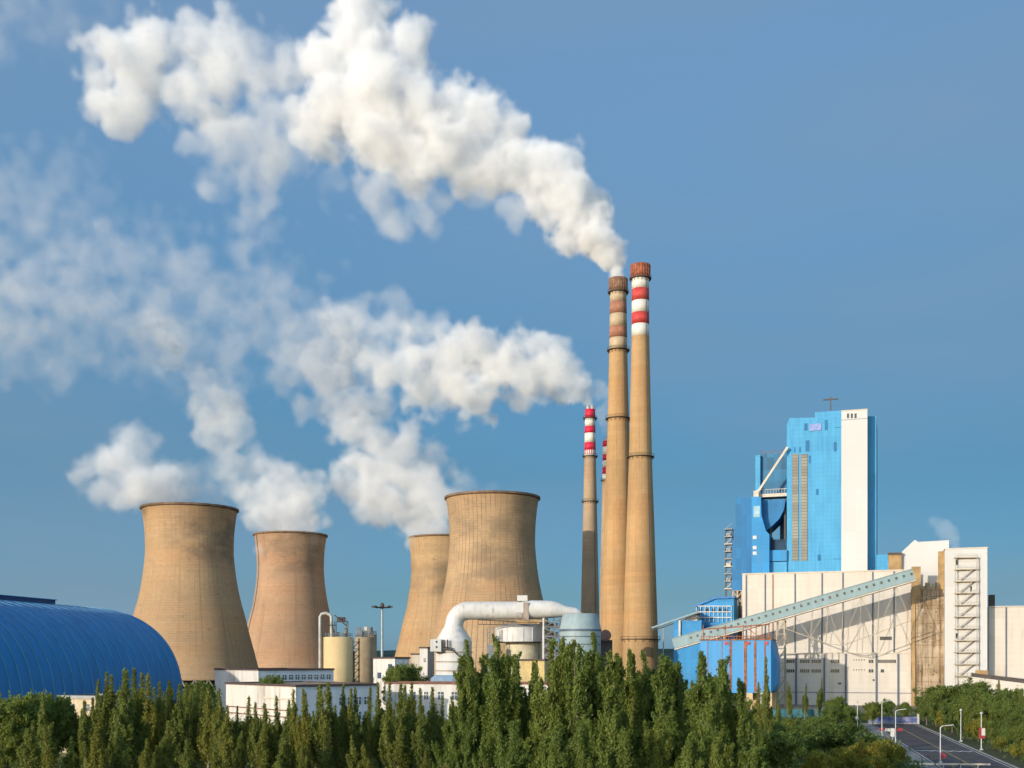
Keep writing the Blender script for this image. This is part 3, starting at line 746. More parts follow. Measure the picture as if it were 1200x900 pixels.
# lattice lift and lower steel at the left side
lf = thing('lattice_lift', 'narrow open steel lift lattice on the left side of the blue bunker block', 'lift', (B.U(852, vb + 2), vb + 2, 0), B)
x0, x1 = B.U(850, vb + 2), B.U(857.6, vb + 2); zt_ = B.at(854, 620, vb + 2).z; z0_ = B.at(854, 690, vb + 2).z
a = MB()
for u in (x0, x1):
    for v in (vb + 2, vb + 6): a.box(u - .16, u + .16, v - .16, v + .16, 0, zt_)
part('frame', a, M_STEELD, lf)
for k in range(9):
    z = z0_ + (zt_ - z0_) * k / 8
    a = MB().box(x0 - .5, x1 + .2, vb + 1.6, vb + 6.4, z - .2, z + .2).bar((x0, vb + 2, z), (x1, vb + 2, z + 2.6), .2)
    if k % 2: a.box(x0 - .2, x1 - .6, vb + 2.1, vb + 5, z + .2, z + 1.6)
    part('floor', a, M_STEEL if k % 3 else M_BEIGE, lf)
ls = thing('steel_frame', 'rusty brown braced steel frame under the blue bunker block', 'steel frame', (B.U(859, vb), vb, 0), B)
x0, x1 = B.U(858, vb - 1), B.U(870.5, vb - 1); zt_ = B.at(862, 692, vb - 1).z
n = 8
for u in (x0 + .3, (x0 + x1) / 2, x1 - .3):
    for v in (vb - 1, vb + 10): part('column', MB().box(u - .35, u + .35, v - .35, v + .35, 0, zt_), M_TANST, ls)
for k in range(n):
    za, zb = zt_ * k / n, zt_ * (k + 1) / n
    a = MB().bar((x0, vb - 1, za), (x1, vb - 1, zb), .35).bar((x1, vb - 1, za), (x0, vb - 1, zb), .35).box(x0, x1, vb - 1.2, vb - .8, zb - .3, zb)
    part('brace', a, M_TANST if k % 2 else M_STEELD, ls)
part('cladding', MB().box(x0 + .8, x1 - .5, vb + 3, vb + 9, 0, zt_ - .02), m_plain('grimy_brown', (0.16, 0.13, 0.10), 0.85, var=0.5, scale=0.5), ls)

# small blue buildings and pipe bridge left of the hall
sb = thing('crusher_house', 'blue house with pitched roof and white railings, left of the cream hall', 'building', (B.U(815, 20), 20, 0), B)
pl = [(815.5, 760), (815.5, 711), (838, 702), (860, 701), (860, 760)]
part('wall', poly(MB(), pl, 20, 32), M_MBLUE, sb)
a = poly(MB(), [(814.5, 709.5), (838, 699.8), (861, 699), (861, 700.8), (838, 701.8), (814.5, 711.5)], 19, 33); part('roof', a, m_plain('blue_roof', (0.02, 0.16, 0.46), 0.5), sb)
for y in (710.3, 717, 723.5):
    q0, q1 = B.at(816, y, 19.3), B.at(857, y, 19.3)
    a = MB().bar(q0, q1, .3)
    for k in range(9):
        q = along(q0, q1, k / 8); a.bar(q - Vector((0, 0, 2.0)), q, .16)
    part('railing', a, M_WHITEP, sb)
for k in range(5): part('window', fbox(MB(), B, 819 + 7.5 * k, 823 + 7.5 * k, 713, 716.5, 19.85, 19.99), M_NAVY, sb)
sb2 = thing('pump_house', 'flat roofed bright blue shed between the tall chimney and the hopper', 'building', (B.U(790, 0), 0, 0), B)
part('wall', fbox(MB(), B, 789.5, 822, 729, 0, 0, 14, True), M_MBLUE, sb2)
part('wing', fbox(MB(), B, 803, 846, 732, 0, 6, 20, True), M_DBLUE, sb2)
part('vent_pipe', MB().bar(B.at(796.5, 727, -.5), B.at(796.5, 752, -.5), .8), M_BEIGE, sb2)
part('parapet', fbox(MB(), B, 789, 822.5, 727.3, 729, -.3, 14.2), M_MBLUE, sb2)
pb = thing('pipe_bridge', 'thin pipe bridge sloping up from the tall chimney to the blue house', 'pipe bridge', (B.U(772, 10), 10, 0), B)
q0, q1 = B.at(764, 736, 10), B.at(818, 717.5, 10)
part('pipe', MB().tube([q0, q1], .55, 10), M_TEAL, pb)
part('deck', MB().bar(q0 - Vector((0, 0, 1.2)), q1 - Vector((0, 0, 1.2)), 1.6, .3), M_STEELD, pb)
for k in range(1, 4):
    q = along(q0, q1, k / 4); part('column', MB().bar((q.x, q.y, 0), (q.x, q.y, q.z - 1.3), .4), M_STEEL, pb)
hu = thing('screen_house', 'small cream house with sloped roof beside the pipe bridge', 'building', (B.U(803, 12), 12, 0), B)
part('wall', fbox(MB(), B, 803, 817, 721, 740, 12, 20), M_BEIGE, hu)
part('roof', poly(MB(), [(801, 722), (817, 717), (817, 718.5), (801, 723.5)], 11.5, 20.5), M_WHITE, hu)
part('base', MB().box(B.U(803.5, 12), B.U(816.5, 12), 13, 19.5, 0, B.at(810, 740, 12).z - .01), M_BEIGE, hu)

# blue hopper house with rust runs
vh = -50.0
hp = thing('hopper_house', 'blue ribbed hopper house with brown rust runs and a rusty railing on its roof', 'hopper', (B.U(820, vh), vh, 0), B)
M_HOP = m_panel('sky_blue_sheet', (0.055, 0.30, 0.62), hp=60, vp=1.5, dirt=(0.22, 0.13, 0.10), dirt_amt=0.4, var=0.08, line_c=0.85)
pl = [(820.5, 750), (903.5, 750), (903.5, 812), (826, 812), (820.5, 796)]
part('wall', poly(MB(), pl, vh, vh + 16), M_HOP, hp)
# slanting right flank
f0 = B.at(903.6, 750, vh); f1 = B.at(903.6, 812, vh); 
a = MB(); uA = f0.x; uB = B.U(912, vh + 8)
z0_, z1_ = B.at(903, 812, vh).z, B.at(903, 750, vh).z
a.add([(uA, vh, z0_), (uA, vh, z1_), (uA + .2, vh + 16, z1_), (uA + .2, vh + 16, z0_), (uB, vh + 3, z0_ + 3), (uB, vh + 3, z1_ - 7), (uB, vh + 15, z1_ - 7), (uB, vh + 15, z0_ + 3)],
      [(0, 1, 5, 4), (1, 2, 6, 5), (2, 3, 7, 6), (3, 0, 4, 7), (4, 5, 6, 7)])
part('side_wall', a, M_MBLUE, hp)
zr = z1_
for x, w in ((829, .35), (856, .75), (873.5, 1.0), (885, .8), (896.5, .55), (846, .3)):
    u = B.U(x, vh); part('rust_rib', MB().box(u - w / 2, u + w / 2, vh - .16, vh - .003, z0_ + .2, zr - .3), M_RUST if w > .5 else m_plain('rust_wash', (0.24, 0.22, 0.26), 0.8), hp)
for x in (849, 875, 896): part('red_bracket', fbox(MB(), B, x, x + 4, 752, 755.5, vh - .3, vh - .003), m_plain('red_bracket', (0.45, 0.08, 0.09), 0.7), hp)
deck = part('roof_deck', MB().box(B.U(820, vh) - .2, B.U(903.5, vh) + .3, vh - .4, vh + 16.2, zr, zr + .4), M_RUST, hp)
rq = random.Random(8)
for k in range(26):
    u = B.U(822, vh) + (B.U(902, vh) - B.U(822, vh)) * k / 25
    a = MB().box(u - .09, u + .09, vh + .1, vh + .3, zr + .4, zr + .4 + rq.uniform(1.0, 1.7))
    part('rail_post', a, M_RUST, deck)
part('rail', MB().box(B.U(822, vh), B.U(902, vh), vh + .1, vh + .25, zr + 1.3, zr + 1.5), M_RUST, deck)
zc = B.at(880, 732, vh + 4).z
for x in (824, 850, 871, 880, 886, 893, 901):
    u = B.U(x, vh + 4); part('canopy_post', MB().box(u - .15, u + .15, vh + 4, vh + 4.3, zr + .4, zc), M_RUST, deck)
part('canopy_beam', MB().bar((B.U(826, vh + 4), vh + 4.15, zc - 1.5), (B.U(902, vh + 4), vh + 4.15, zc), .45), M_RUST, deck)
part('canopy_brace', MB().bar((B.U(871, vh + 4), vh + 4.15, zc - .3), (B.U(893, vh + 4), vh + 4.15, zr + .5), .25), M_RUST, deck)
part('underframe', MB().box(B.U(827, vh), B.U(905, vh), vh + 1, vh + 15, 6.6, z0_ - .02), M_STEELD, hp)
for x in (829, 851, 873, 879, 901.5):
    for v in (vh + .8, vh + 14): 
        u = B.U(x, vh); part('leg', MB().box(u - .9, u + .9, v - .7, v + .7, 0, z0_ - .03 if v < vh + 2 else 6.5), m_plain('cream_column', (0.62, 0.45, 0.24), 0.7) if x == 829 else bpy.data.materials['cream_column'], hp)
# ------------------------------------------------------------------ blue storage vault
M_VAULT = m_panel('vault_blue_sheet', (0.0, 0.20, 0.50), hp=50, vp=1.05, dirt=(0.0, 0.12, 0.34), dirt_amt=0.6, var=0.07, line_c=0.88, rough=0.5)
M_VRIB = m_plain('vault_rib', (0.07, 0.27, 0.42), 0.5, var=0.2, scale=0.2)
M_VDARK = m_plain('vault_dark_blue', (0.008, 0.06, 0.16), 0.5)
e0, e1 = Vector((-130.5, 440)), Vector((-158.5, 292))         # foot line of the near side
ax_ = (e1 - e0).normalized(); lf_ = Vector((-0.985, 0.17)).normalized()
RV, HV, Z0 = 41.0, 36.7, 1.8
def vsec(t, ang, grow=0.0):
    p = e0 + ax_ * t + lf_ * (RV - (RV + grow) * math.copysign(abs(math.cos(ang)) ** 0.92, math.cos(ang)))
    return Vector((p.x, p.y, Z0 + (HV + grow) * abs(math.sin(ang)) ** 0.86))
LV = 150.0
vt_ = thing('storage_vault', 'huge deep blue barrel vaulted storage shed with raised curved ribs', 'building', (e0.x, e0.y, 0))
a = MB(); NT_, NA = 30, 40
pts = [vsec(LV * i / NT_, math.pi * j / NA) for i in range(NT_ + 1) for j in range(NA + 1)]
a.add(pts, [(i * (NA + 1) + j, i * (NA + 1) + j + 1, (i + 1) * (NA + 1) + j + 1, (i + 1) * (NA + 1) + j) for i in range(NT_) for j in range(NA)], True)
part('roof', a, M_VAULT, vt_)
for t in (0, LV):
    a = MB(); a.add([vsec(t, math.pi * j / NA) for j in range(NA + 1)], [tuple(range(NA + 1))]); part('end_wall', a, M_VAULT, vt_)
for k in range(27):
    t = 2.0 + 5.6 * k
    a = MB(); ring = []
    for j in range(0, NA + 1):
        an_ = math.pi * (0.012 + 0.976 * j / NA)
        for dt, gr in ((-.26, 0.02), (-.26, .16), (.26, .16), (.26, .02)): ring.append(vsec(t + dt, an_, gr))
    a.add(ring, [(4 * j + q, 4 * j + (q + 1) % 4, 4 * j + 4 + (q + 1) % 4, 4 * j + 4 + q) for j in range(NA) for q in range(4)])
    part('rib', a, M_VRIB, vt_)
w0 = e0; w1 = e0 + ax_ * LV; w2 = w1 + lf_ * 2 * RV; w3 = w0 + lf_ * 2 * RV
part('plinth_wall', MB().slab([(w0.x, w0.y), (w1.x, w1.y), (w2.x, w2.y), (w3.x, w3.y)], -.1, Z0 - .02), M_VDARK, vt_)
r0, r1 = vsec(26, math.pi / 2), vsec(LV, math.pi / 2)
part('ridge_vent', MB().bar(r0 + Vector((0, 0, .6)), r1 + Vector((0, 0, .6)), 5.0, 2.2), M_VDARK, vt_)
r0, r1 = vsec(25.4, math.pi / 2), vsec(LV, math.pi / 2)
part('ridge_cap', MB().bar(r0 + Vector((0, 0, 1.85)), r1 + Vector((0, 0, 1.85)), 5.8, .28), M_VAULT, vt_)

# ------------------------------------------------------------------ low white buildings
M_WALLW = m_panel('white_render', (0.68, 0.63, 0.57), hp=30, vp=0, dirt=(0.34, 0.28, 0.22), dirt_amt=0.85, var=0.05, line_c=0.95)
M_WALLSHADE = m_panel('shade_tinted_render', (0.56, 0.60, 0.66), hp=30, vp=0, dirt=(0.4, 0.4, 0.42), dirt_amt=0.4, var=0.05, line_c=0.95)  # white render again, bluish shade of the right-hand faces put into its colour
M_COPE = m_plain('dark_coping', (0.09, 0.06, 0.055), 0.7)
M_REDBR = m_plain('red_brown_coping', (0.20, 0.09, 0.065), 0.7, var=0.25)
M_ROOFT = m_plain('tan_flat_roof', (0.42, 0.30, 0.20), 0.85, var=0.2, scale=0.2)
M_GLASS = m_plain('blue_grey_window', (0.07, 0.11, 0.16), 0.15, spec=0.7)
def block(label, corner_px, Y, ztop_py, left_px, right_px, ang, m_left, m_right, wins_left=(), wins_right=(), roof=None, cope=M_COPE, cat='building', name='block_house', win_h=1.6):
    """house with its near corner at corner_px; ang = turn of its left face; both faces end at the given photo columns"""
    k = (corner_px - 600) / F_PX
    fr = Frame((k * Y, Y), ang)              # +u along the right face, +v along the left face
    W = fr.U(right_px, 0)
    kl = (left_px - 600) / F_PX
    d = (kl * fr.o.y - fr.o.x) / (fr.d.x - kl * fr.d.y) if ang > 0 else 11.0
    H = CAM_Z + (HOR - ztop_py) / F_PX * Y
    t = thing(name, label, cat, (0, 0, 0), fr)
    wall = part('wall', MB().box(0, W, 0.05, d, 0, H), m_right, t)
    part('side_wall', MB().box(-.06, -.003, 0, d, 0, H), m_left, t)
    c = MB().box(-.35, W + .2, -.3, 0.1, H - .1, H + .5).box(-.35, .1, .1, d + .2, H - .1, H + .5).box(W - .2, W + .2, .1, d + .2, H - .1, H + .5).box(.1, W - .2, d - .1, d + .2, H - .1, H + .5)
    part('coping', c, cope, t)
    part('roof', MB().box(.1, W - .2, .1, d - .1, H, H + .12), roof or M_ROOFT, t)
    for (f0, f1, z) in wins_right:
        w = part('window', MB().box(W * f0, W * f1, -.04, .049, H - z - win_h, H - z), M_GLASS, t)
        part('frame', MB().box(W * (f0 + f1) / 2 - .06, W * (f0 + f1) / 2 + .06, -.08, -.042, H - z - win_h, H - z).box(W * f0, W * f1, -.08, -.042, H - z - win_h * .42, H - z - win_h * .36), M_WHITEP, w)
    for (f0, f1, z) in wins_left:
        part('window', MB().box(-.12, -.062, d * f0, d * f1, H - z - win_h, H - z), M_GLASS, t)
    return t, fr, W, d, H
block('pale flat roofed block with a row of small windows, below the left cooling towers', 303, 365, 785.5, 252, 391, 40, M_WALLW, M_WALLSHADE,
      wins_right=[(.14 + .085 * k, .19 + .085 * k, 1.6) for k in range(10)], name='workshop_block')
t_, fr, W_, d_, H_ = block('white block with blank stained wall facing left, closest building to the poplars', 347, 292, 804.5, 265, 442, 40, M_WALLW, M_WALLSHADE,
      wins_right=[(.52 + .105 * k, .58 + .105 * k, 3.2) for k in range(4)] + [(.52 + .105 * k, .58 + .105 * k, 7.2) for k in range(4)], name='workshop_block', win_h=2.0)
part('ledge', MB().box(-.5, -.062, d_ * .02, d_ * .42, H_ - 3.6, H_ - 3.2), M_BEIGE, t_)
for z in (6.6, 8.4): part('ledge', MB().box(-.4, -.062, d_ * .05, d_ * .95, H_ - z, H_ - z + .25), M_REDBR, t_)
block('white two storey house with small dark windows, right of the silos', 463, 385, 771.5, 437.5, 480, 40, M_WALLW, M_WALLSHADE,
      wins_left=[(.12, .3, 2.0), (.62, .8, 5.0), (.12, .3, 5.0)], wins_right=[(.45, .8, 2.2), (.3, .5, 5.2)], name='office_house', win_h=2.1)
block('long low white house with red brown coping and square windows, behind the middle poplars', 452, 330, 801, 436, 566, -12, M_WALLW, M_WALLW,
      wins_right=[(.13, .17, 2.4), (.27, .31, 2.4), (.40, .44, 2.4), (.54, .60, 2.4), (.68, .74, 2.4), (.83, .89, 2.4)], cope=M_REDBR, name='long_house', win_h=2.2)
block('white house with red brown coping, right of the long low house', 571, 326, 801.5, 567.5, 660, -8, M_WALLW, M_WALLW,
      wins_right=[(.10, .16, 2.4), (.3, .36, 2.4), (.5, .56, 2.4), (.7, .76, 2.4)], cope=M_REDBR, name='long_house', win_h=2.2)
block('pale yellow boiler house glimpsed through the tall middle poplars', 610, 378, 774, 606, 638, -10, m_plain('yellow_render', (0.62, 0.46, 0.20), 0.8), bpy.data.materials['yellow_render'], name='yellow_house')
block('narrow white stair house at the foot of the half hidden cooling tower', 492, 440, 759.5, 490, 501, -10, M_WALLW, M_WALLW, wins_right=[(.5, .75, 4.0)], name='stair_house')
block('low tan house at the foot of the half hidden cooling tower', 482, 470, 767, 478, 493, -10, M_OCHRE, M_BEIGE, name='low_house')
block('small cream house with grey roof in front of the blue vault', 70, 205, 818, 64, 112, -14, M_BEIGE, m_plain('cream_render', (0.66, 0.52, 0.34), 0.8), wins_right=[(.25, .42, 1.1), (.66, .82, 1.1), (.3, .45, 4.2)], roof=M_STEEL, cope=M_STEEL, name='gate_house', win_h=1.2)

# brown roofed hut low in the trees
xh = P(548, 890, 132)
ht = thing('garden_hut', 'hut with a red brown roof low among the middle trees', 'hut', (xh.x, 132, 0))
zr_ = xh.z; zc_ = zr_ - 1.3
part('wall', MB().box(xh.x - 3.2, xh.x + 3.0, 130.4, 135.4, 0, zc_), m_plain('hut_wall', (0.3, 0.24, 0.18), 0.85), ht)
part('roof', MB().add([(xh.x - 3.8, 129.8, zc_), (xh.x + 3.6, 129.8, zc_), (xh.x + 3.6, 136, zc_), (xh.x - 3.8, 136, zc_), (xh.x - 1.6, 132.9, zr_), (xh.x + 1.4, 132.9, zr_)], [(0, 1, 5, 4), (1, 2, 5), (2, 3, 4, 5), (3, 0, 4), (3, 2, 1, 0)]), m_plain('hut_roof', (0.16, 0.065, 0.045), 0.8, var=0.3, scale=1.5), ht)

# ------------------------------------------------------------------ silos, mast
M_YEL = m_plain('yellow_silo', (0.72, 0.52, 0.25), 0.6, var=0.06, scale=0.2, dirt=(0.45, 0.3, 0.15), dirt_amt=0.3)
M_GSILO = m_plain('dull_tan_silo', (0.36, 0.26, 0.15), 0.75, var=0.15, scale=0.25, dirt=(0.2, 0.15, 0.1), dirt_amt=0.5)
def silo(px, Y, rpx, y0, label, m, seed, tall=0):
    s = Y / F_PX; X = (px - 600) * s; r = rpx * s; H = CAM_Z + (HOR - y0) * s; rn = random.Random(seed)
    t = thing('silo', label, 'silo', (X, Y, 0), group='storage silos')
    part('body', MB().lathe([(r, 0), (r, H), (r - .3, H + .15), (.3, H + .5)], 40, (X, Y, 0)), m, t)
    a = MB()
    for k in range(18):
        an = 2 * math.pi * k / 18; q = (X + (r - .15) * math.cos(an), Y + (r - .15) * math.sin(an)); a.bar((*q, H), (*q, H + 1.5), .14)
    for z in (.8, 1.45): a.lathe([(r - .2, H + z), (r - .08, H + z), (r - .08, H + z + .12), (r - .2, H + z + .12)], 40, (X, Y, 0), close=True)
    part('railing', a, M_STEEL, t)
    for k in range(5):
        x = X + rn.uniform(-.6, .6) * r; y = Y + rn.uniform(-.7, .3) * r; w = rn.uniform(.7, 1.5); h = rn.uniform(1.4, 3.0) + tall * rn.uniform(.2, 1.1)
        part('filter_unit', MB().box(x - w / 2, x + w / 2, y - w / 2, y + w / 2, H + .2, H + h), rn.choice((M_STEEL, M_STEELD, M_BEIGE)), t)
    return t, X, r, H
t_, X_, r_, H_ = silo(396, 452, 17.3, 747, 'clean yellow silo with pipes and steel decks on its roof', M_YEL, 2, 3)
px0 = X_ - r_ - .75
part('riser_pipe', MB().tube([(px0, 449, 0), (px0, 449, H_ + 8.2), (px0 + .6, 449, H_ + 9.4), (px0 + 2.2, 449, H_ + 9.8), (px0 + 4.0, 449, H_ + 9.2), (px0 + 4.6, 449, H_ + 8), (px0 + 4.6, 449, H_)], .62, 12), m_plain('pale_pipe', (0.5, 0.47, 0.42), 0.5), t_)
a = MB()
for (x, z) in ((px0 + 1.5, 4.8), (px0 + 6.5, 6.2)):
    a.box(x, x + 4.5, 448, 452, H_ + z, H_ + z + .3)
    for k in range(5): a.box(x + 1.1 * k, x + 1.1 * k + .12, 448, 448.12, H_ + z + .3, H_ + z + 1.6)
for x in (px0 + 1.6, px0 + 6, px0 + 10.8):
    for y in (448.1, 451.6): a.box(x, x + .22, y, y + .22, H_, H_ + 6.5)
a.bar((px0 + 6, 448, H_ + 9), (px0 + 11, 448, H_ + 4.5), .5).box(px0 + 7, px0 + 10, 448.5, 451, H_ + 6.6, H_ + 8.2)
part('roof_frame', a, M_STEELD, t_)
t_, X_, r_, H_ = silo(427, 476, 11, 747, 'dull tan silo with cluttered roof behind the clean yellow one', M_GSILO, 5, 2)
t_, X_, r_, H_ = silo(432, 500, 9.5, 744, 'second dull tan silo, right behind the other dull one', M_GSILO, 6, 1)
st2 = thing('silo_stair', 'dark steel stair frame wedged between the yellow silo and the dull silos', 'stair', ((416 - 600) / F_PX * 458, 458, 0))
x_ = (417 - 600) / F_PX * 458; a = MB()
for dx in (-1.3, 1.3):
    for dy in (-1, 1): a.box(x_ + dx - .12, x_ + dx + .12, 458 + dy - .12, 458 + dy + .12, 0, 26.5)
part('frame', a, M_STEELD, st2)
for k in range(9):
    z = 2.8 * k + 2.4
    part('landing', MB().box(x_ - 1.6, x_ + 1.6, 456.8, 459.2, z, z + .2).bar((x_ - 1.2, 457, z - 2.6), (x_ + 1.2, 457, z), .5, .25), M_STEELD, st2)

Y_ = 398; X_ = (447.8 - 600) / F_PX * Y_; zt_ = CAM_Z + (HOR - 711.5) / F_PX * Y_
hm = thing('light_mast', 'tall slim grey mast with a crown of floodlights, in front of the two storey house', 'light mast', (X_, Y_, 0))
part('pole', MB().tube([(X_, Y_, 0), (X_, Y_, zt_)], [.62, .34], 12), m_plain('galvanised', (0.36, 0.39, 0.39), 0.45, 0.3), hm)
part('crown_ring', MB().lathe([(.4, zt_ - .5), (1.7, zt_ - .3), (1.7, zt_ + .1), (.4, zt_ + .2)], 24, (X_, Y_, 0), close=True, smooth=False), M_STEELD, hm)
part('finial', MB().lathe([(.75, zt_ + .2), (.75, zt_ + 1.0), (.3, zt_ + 1.5), (.02, zt_ + 1.6)], 16, (X_, Y_, 0)).disc(.75, zt_ + .2, 16, (X_, Y_, 0)), M_STEELD, hm)
for k in range(8):
    an = 2 * math.pi * k / 8 + .1; c_, s_ = math.cos(an), math.sin(an)
    a = MB().bar((X_ + 1.6 * c_, Y_ + 1.6 * s_, zt_ - .1), (X_ + 3.2 * c_, Y_ + 3.2 * s_, zt_ + .05), .2)
    a.bar((X_ + 2.7 * c_, Y_ + 2.7 * s_, zt_ - .1), (X_ + 3.8 * c_, Y_ + 3.8 * s_, zt_ + .25), .9, .5)
    part('floodlight', a, M_STEELD, hm)

# ------------------------------------------------------------------ scrubber with its white duct
M_DUCT = m_plain('white_duct', (0.68, 0.65, 0.61), 0.5, var=0.08, scale=0.2, dirt=(0.36, 0.26, 0.17), dirt_amt=0.65)
M_VESS = m_plain('grey_green_vessel', (0.30, 0.38, 0.39), 0.5, var=0.12, scale=0.2, dirt=(0.2, 0.22, 0.22))
Ys = 432; S_ = Ys / F_PX
sp = lambda x, y, dy=0: P(x, y, Ys + dy)
ab = thing('scrubber_tower', 'white scrubber tower with cone top and a big white elbow duct crossing to the right', 'scrubber', ((531.7 - 600) * S_, Ys, 0))
cx = (531.7 - 600) * S_; zz = lambda y: CAM_Z + (HOR - y) * S_
rA = 21.2 * S_
part('body', MB().lathe([(rA, 0), (rA, zz(756)), (rA + .1, zz(752))], 40, (cx, Ys, 0)), M_DUCT, ab)
part('cone', MB().lathe([(rA + .1, zz(752)), (rA * .96, zz(749)), (10.8 * S_, zz(734)), (10.4 * S_, zz(731))], 40, (cx, Ys, 0)), M_DUCT, ab)
for y in (764, 775, 785.5):
    part('band', MB().lathe([(rA - .05, zz(y) - .3), (rA + .35, zz(y) - .3), (rA + .35, zz(y) + .15), (rA - .05, zz(y) + .15)], 40, (cx, Ys, 0), close=True, smooth=False), M_TANST, ab)
path = [sp(532.2, 733)] + [sp(549 - 16.5 * math.cos(R(90) * k / 8), 731.5 - 15.8 * math.sin(R(90) * k / 8)) for k in range(9)] + [sp(x, 715.5) for x in (565, 590, 612)]
dc = part('duct', MB().tube(path, 10.6 * S_, 28), M_DUCT, ab)
for i in (1, 9, 10, 11):
    q = path[i]; d = (path[min(i + 1, len(path) - 1)] - path[i - 1]).normalized()
    part('seam', MB().tube([q - d * .12, q + d * .12], 10.75 * S_, 28), M_DUCT, dc)
path2 = [sp(612.3, 714.8), sp(622, 714.4), sp(645, 714), sp(653, 714.8), sp(662, 716.3), sp(674, 717.2), sp(679.5, 718.8), sp(681.5, 720)]
part('duct', MB().tube(path2, [10.7 * S_, 10.9 * S_, 10.3 * S_, 9.0 * S_, 6.4 * S_, 5.4 * S_, 3.4 * S_, 1.6 * S_], 28), M_DUCT, ab)
part('junction', MB().box(sp(613, 0).x, sp(619.4, 0).x, Ys - 10.9 * S_, Ys + 10.9 * S_, zz(727), zz(706.5)), m_plain('duct_joint', (0.34, 0.27, 0.22), 0.7, var=0.3), ab)
part('junction_shroud', MB().box(sp(604, 0).x, sp(613.4, 0).x, Ys - 11.4 * S_, Ys - 9 * S_, zz(718.5), zz(707)), M_DUCT, ab)
part('roof_box', MB().box(sp(606, 0).x, sp(618, 0).x, Ys - 2, Ys + 2, zz(704.5), zz(698)), M_DUCT, ab)
a = MB().bar(sp(598, 727.5, -2), sp(640, 727.5, -2), 2.0, 1.0).bar(sp(605, 730, -1), sp(632, 730, -1), 2.6, .8); part('duct_saddle', a, m_plain('rusty_tan', (0.40, 0.27, 0.15), 0.8, var=0.4, scale=0.6), ab)
a = MB().bar(sp(560, 726.2, -3), sp(604, 728.5, -3), .4)
for k in range(9):
    x = 560 + 5 * k; a.bar(sp(x, 726.5, -3), sp(x, 731.5, -3), .18)
a.bar(sp(560, 731.5, -3), sp(604, 732.5, -3), .3); part('walkway', a, M_STEELD, ab)
part('side_cabin', MB().box(sp(506, 0).x, sp(518.5, 0).x, Ys - 8.2, Ys - 5, zz(763.2), zz(749.5)), M_DUCT, ab)
for x, y in ((513.2, 752), (513.2, 758)): part('window', MB().box(sp(x - 1, 0).x, sp(x + 1, 0).x, Ys - 8.3, Ys - 8.203, zz(y + 1.6), zz(y - .6)), M_WIN, ab)
a = MB()
for x in (520.5, 524.5): a.bar(sp(x, 749.5, -8), sp(x, 759, -8), .5)
a.bar(sp(518.5, 759.5, -8), sp(529, 760.5, -8), .5, 1.2).bar(sp(529, 760.5, -8), sp(537, 768, -7), .35); part('access_stair', a, M_STEELD, ab)
part('cabin_bracket', MB().box(sp(506.5, 0).x, sp(519, 0).x, Ys - 8.3, Ys - 4, zz(764.2), zz(763.3)), M_TANST, ab)
part('skirt', MB().lathe([(rA + 2.0, 0), (rA + 2.0, zz(795)), (rA - .1, zz(790.5))], 40, (cx, Ys, 0)), m_plain('blue_grey_skirt', (0.24, 0.34, 0.44), 0.6), ab)

tk = thing('process_tank', 'white round tank with low cone roof under the white duct', 'tank', ((608 - 600) * S_, Ys + 6, 0))
cx2 = (608.5 - 600) * S_; rT = 28.5 * S_
part('roof', MB().lathe([(rT, zz(735)), (rT * .55, zz(731)), (.4, zz(729))], 40, (cx2, Ys + 8, 0)), M_DUCT, tk)
part('body', MB().lathe([(rT, zz(752)), (rT, zz(735.04))], 40, (cx2, Ys + 8, 0)), M_DUCT, tk)
part('band', MB().lathe([(rT - .1, zz(752.9)), (rT + .4, zz(752.9)), (rT + .4, zz(751.8)), (rT - .1, zz(751.8))], 40, (cx2, Ys + 8, 0), close=True, smooth=False), M_STEELD, tk)
part('lower_body', MB().lathe([(rT * .72, 0), (rT * .72, zz(753))], 40, (cx2 + 1.5, Ys + 8, 0)), m_plain('cream_tank', (0.60, 0.52, 0.36), 0.6), tk)
a = MB()
for x in (571, 578.5): a.bar(sp(x, 735.5, -2), sp(x, 756, -2), .3)
for y in (736, 742, 748, 754): a.bar(sp(571, y, -2), sp(578.5, y, -2), .22)
a.bar(sp(571, 748, -2), sp(578.5, 742, -2), .2).bar(sp(571, 742, -2), sp(578.5, 736, -2), .2).box(sp(571, 0).x, sp(578.5, 0).x, Ys - 3.5, Ys - .5, 0, zz(756)); part('ladder_cage', a, M_STEEL, tk)
for x in (588, 594, 613, 624): part('stiffener', MB().box(sp(x, 0).x - .12, sp(x, 0).x + .12, Ys + 8 - math.sqrt(rT ** 2 - (sp(x, 0).x - cx2) ** 2) - .2, Ys + 8 - math.sqrt(rT ** 2 - (sp(x, 0).x - cx2) ** 2) + .3, zz(751.5), zz(735.5)), M_DUCT, tk)

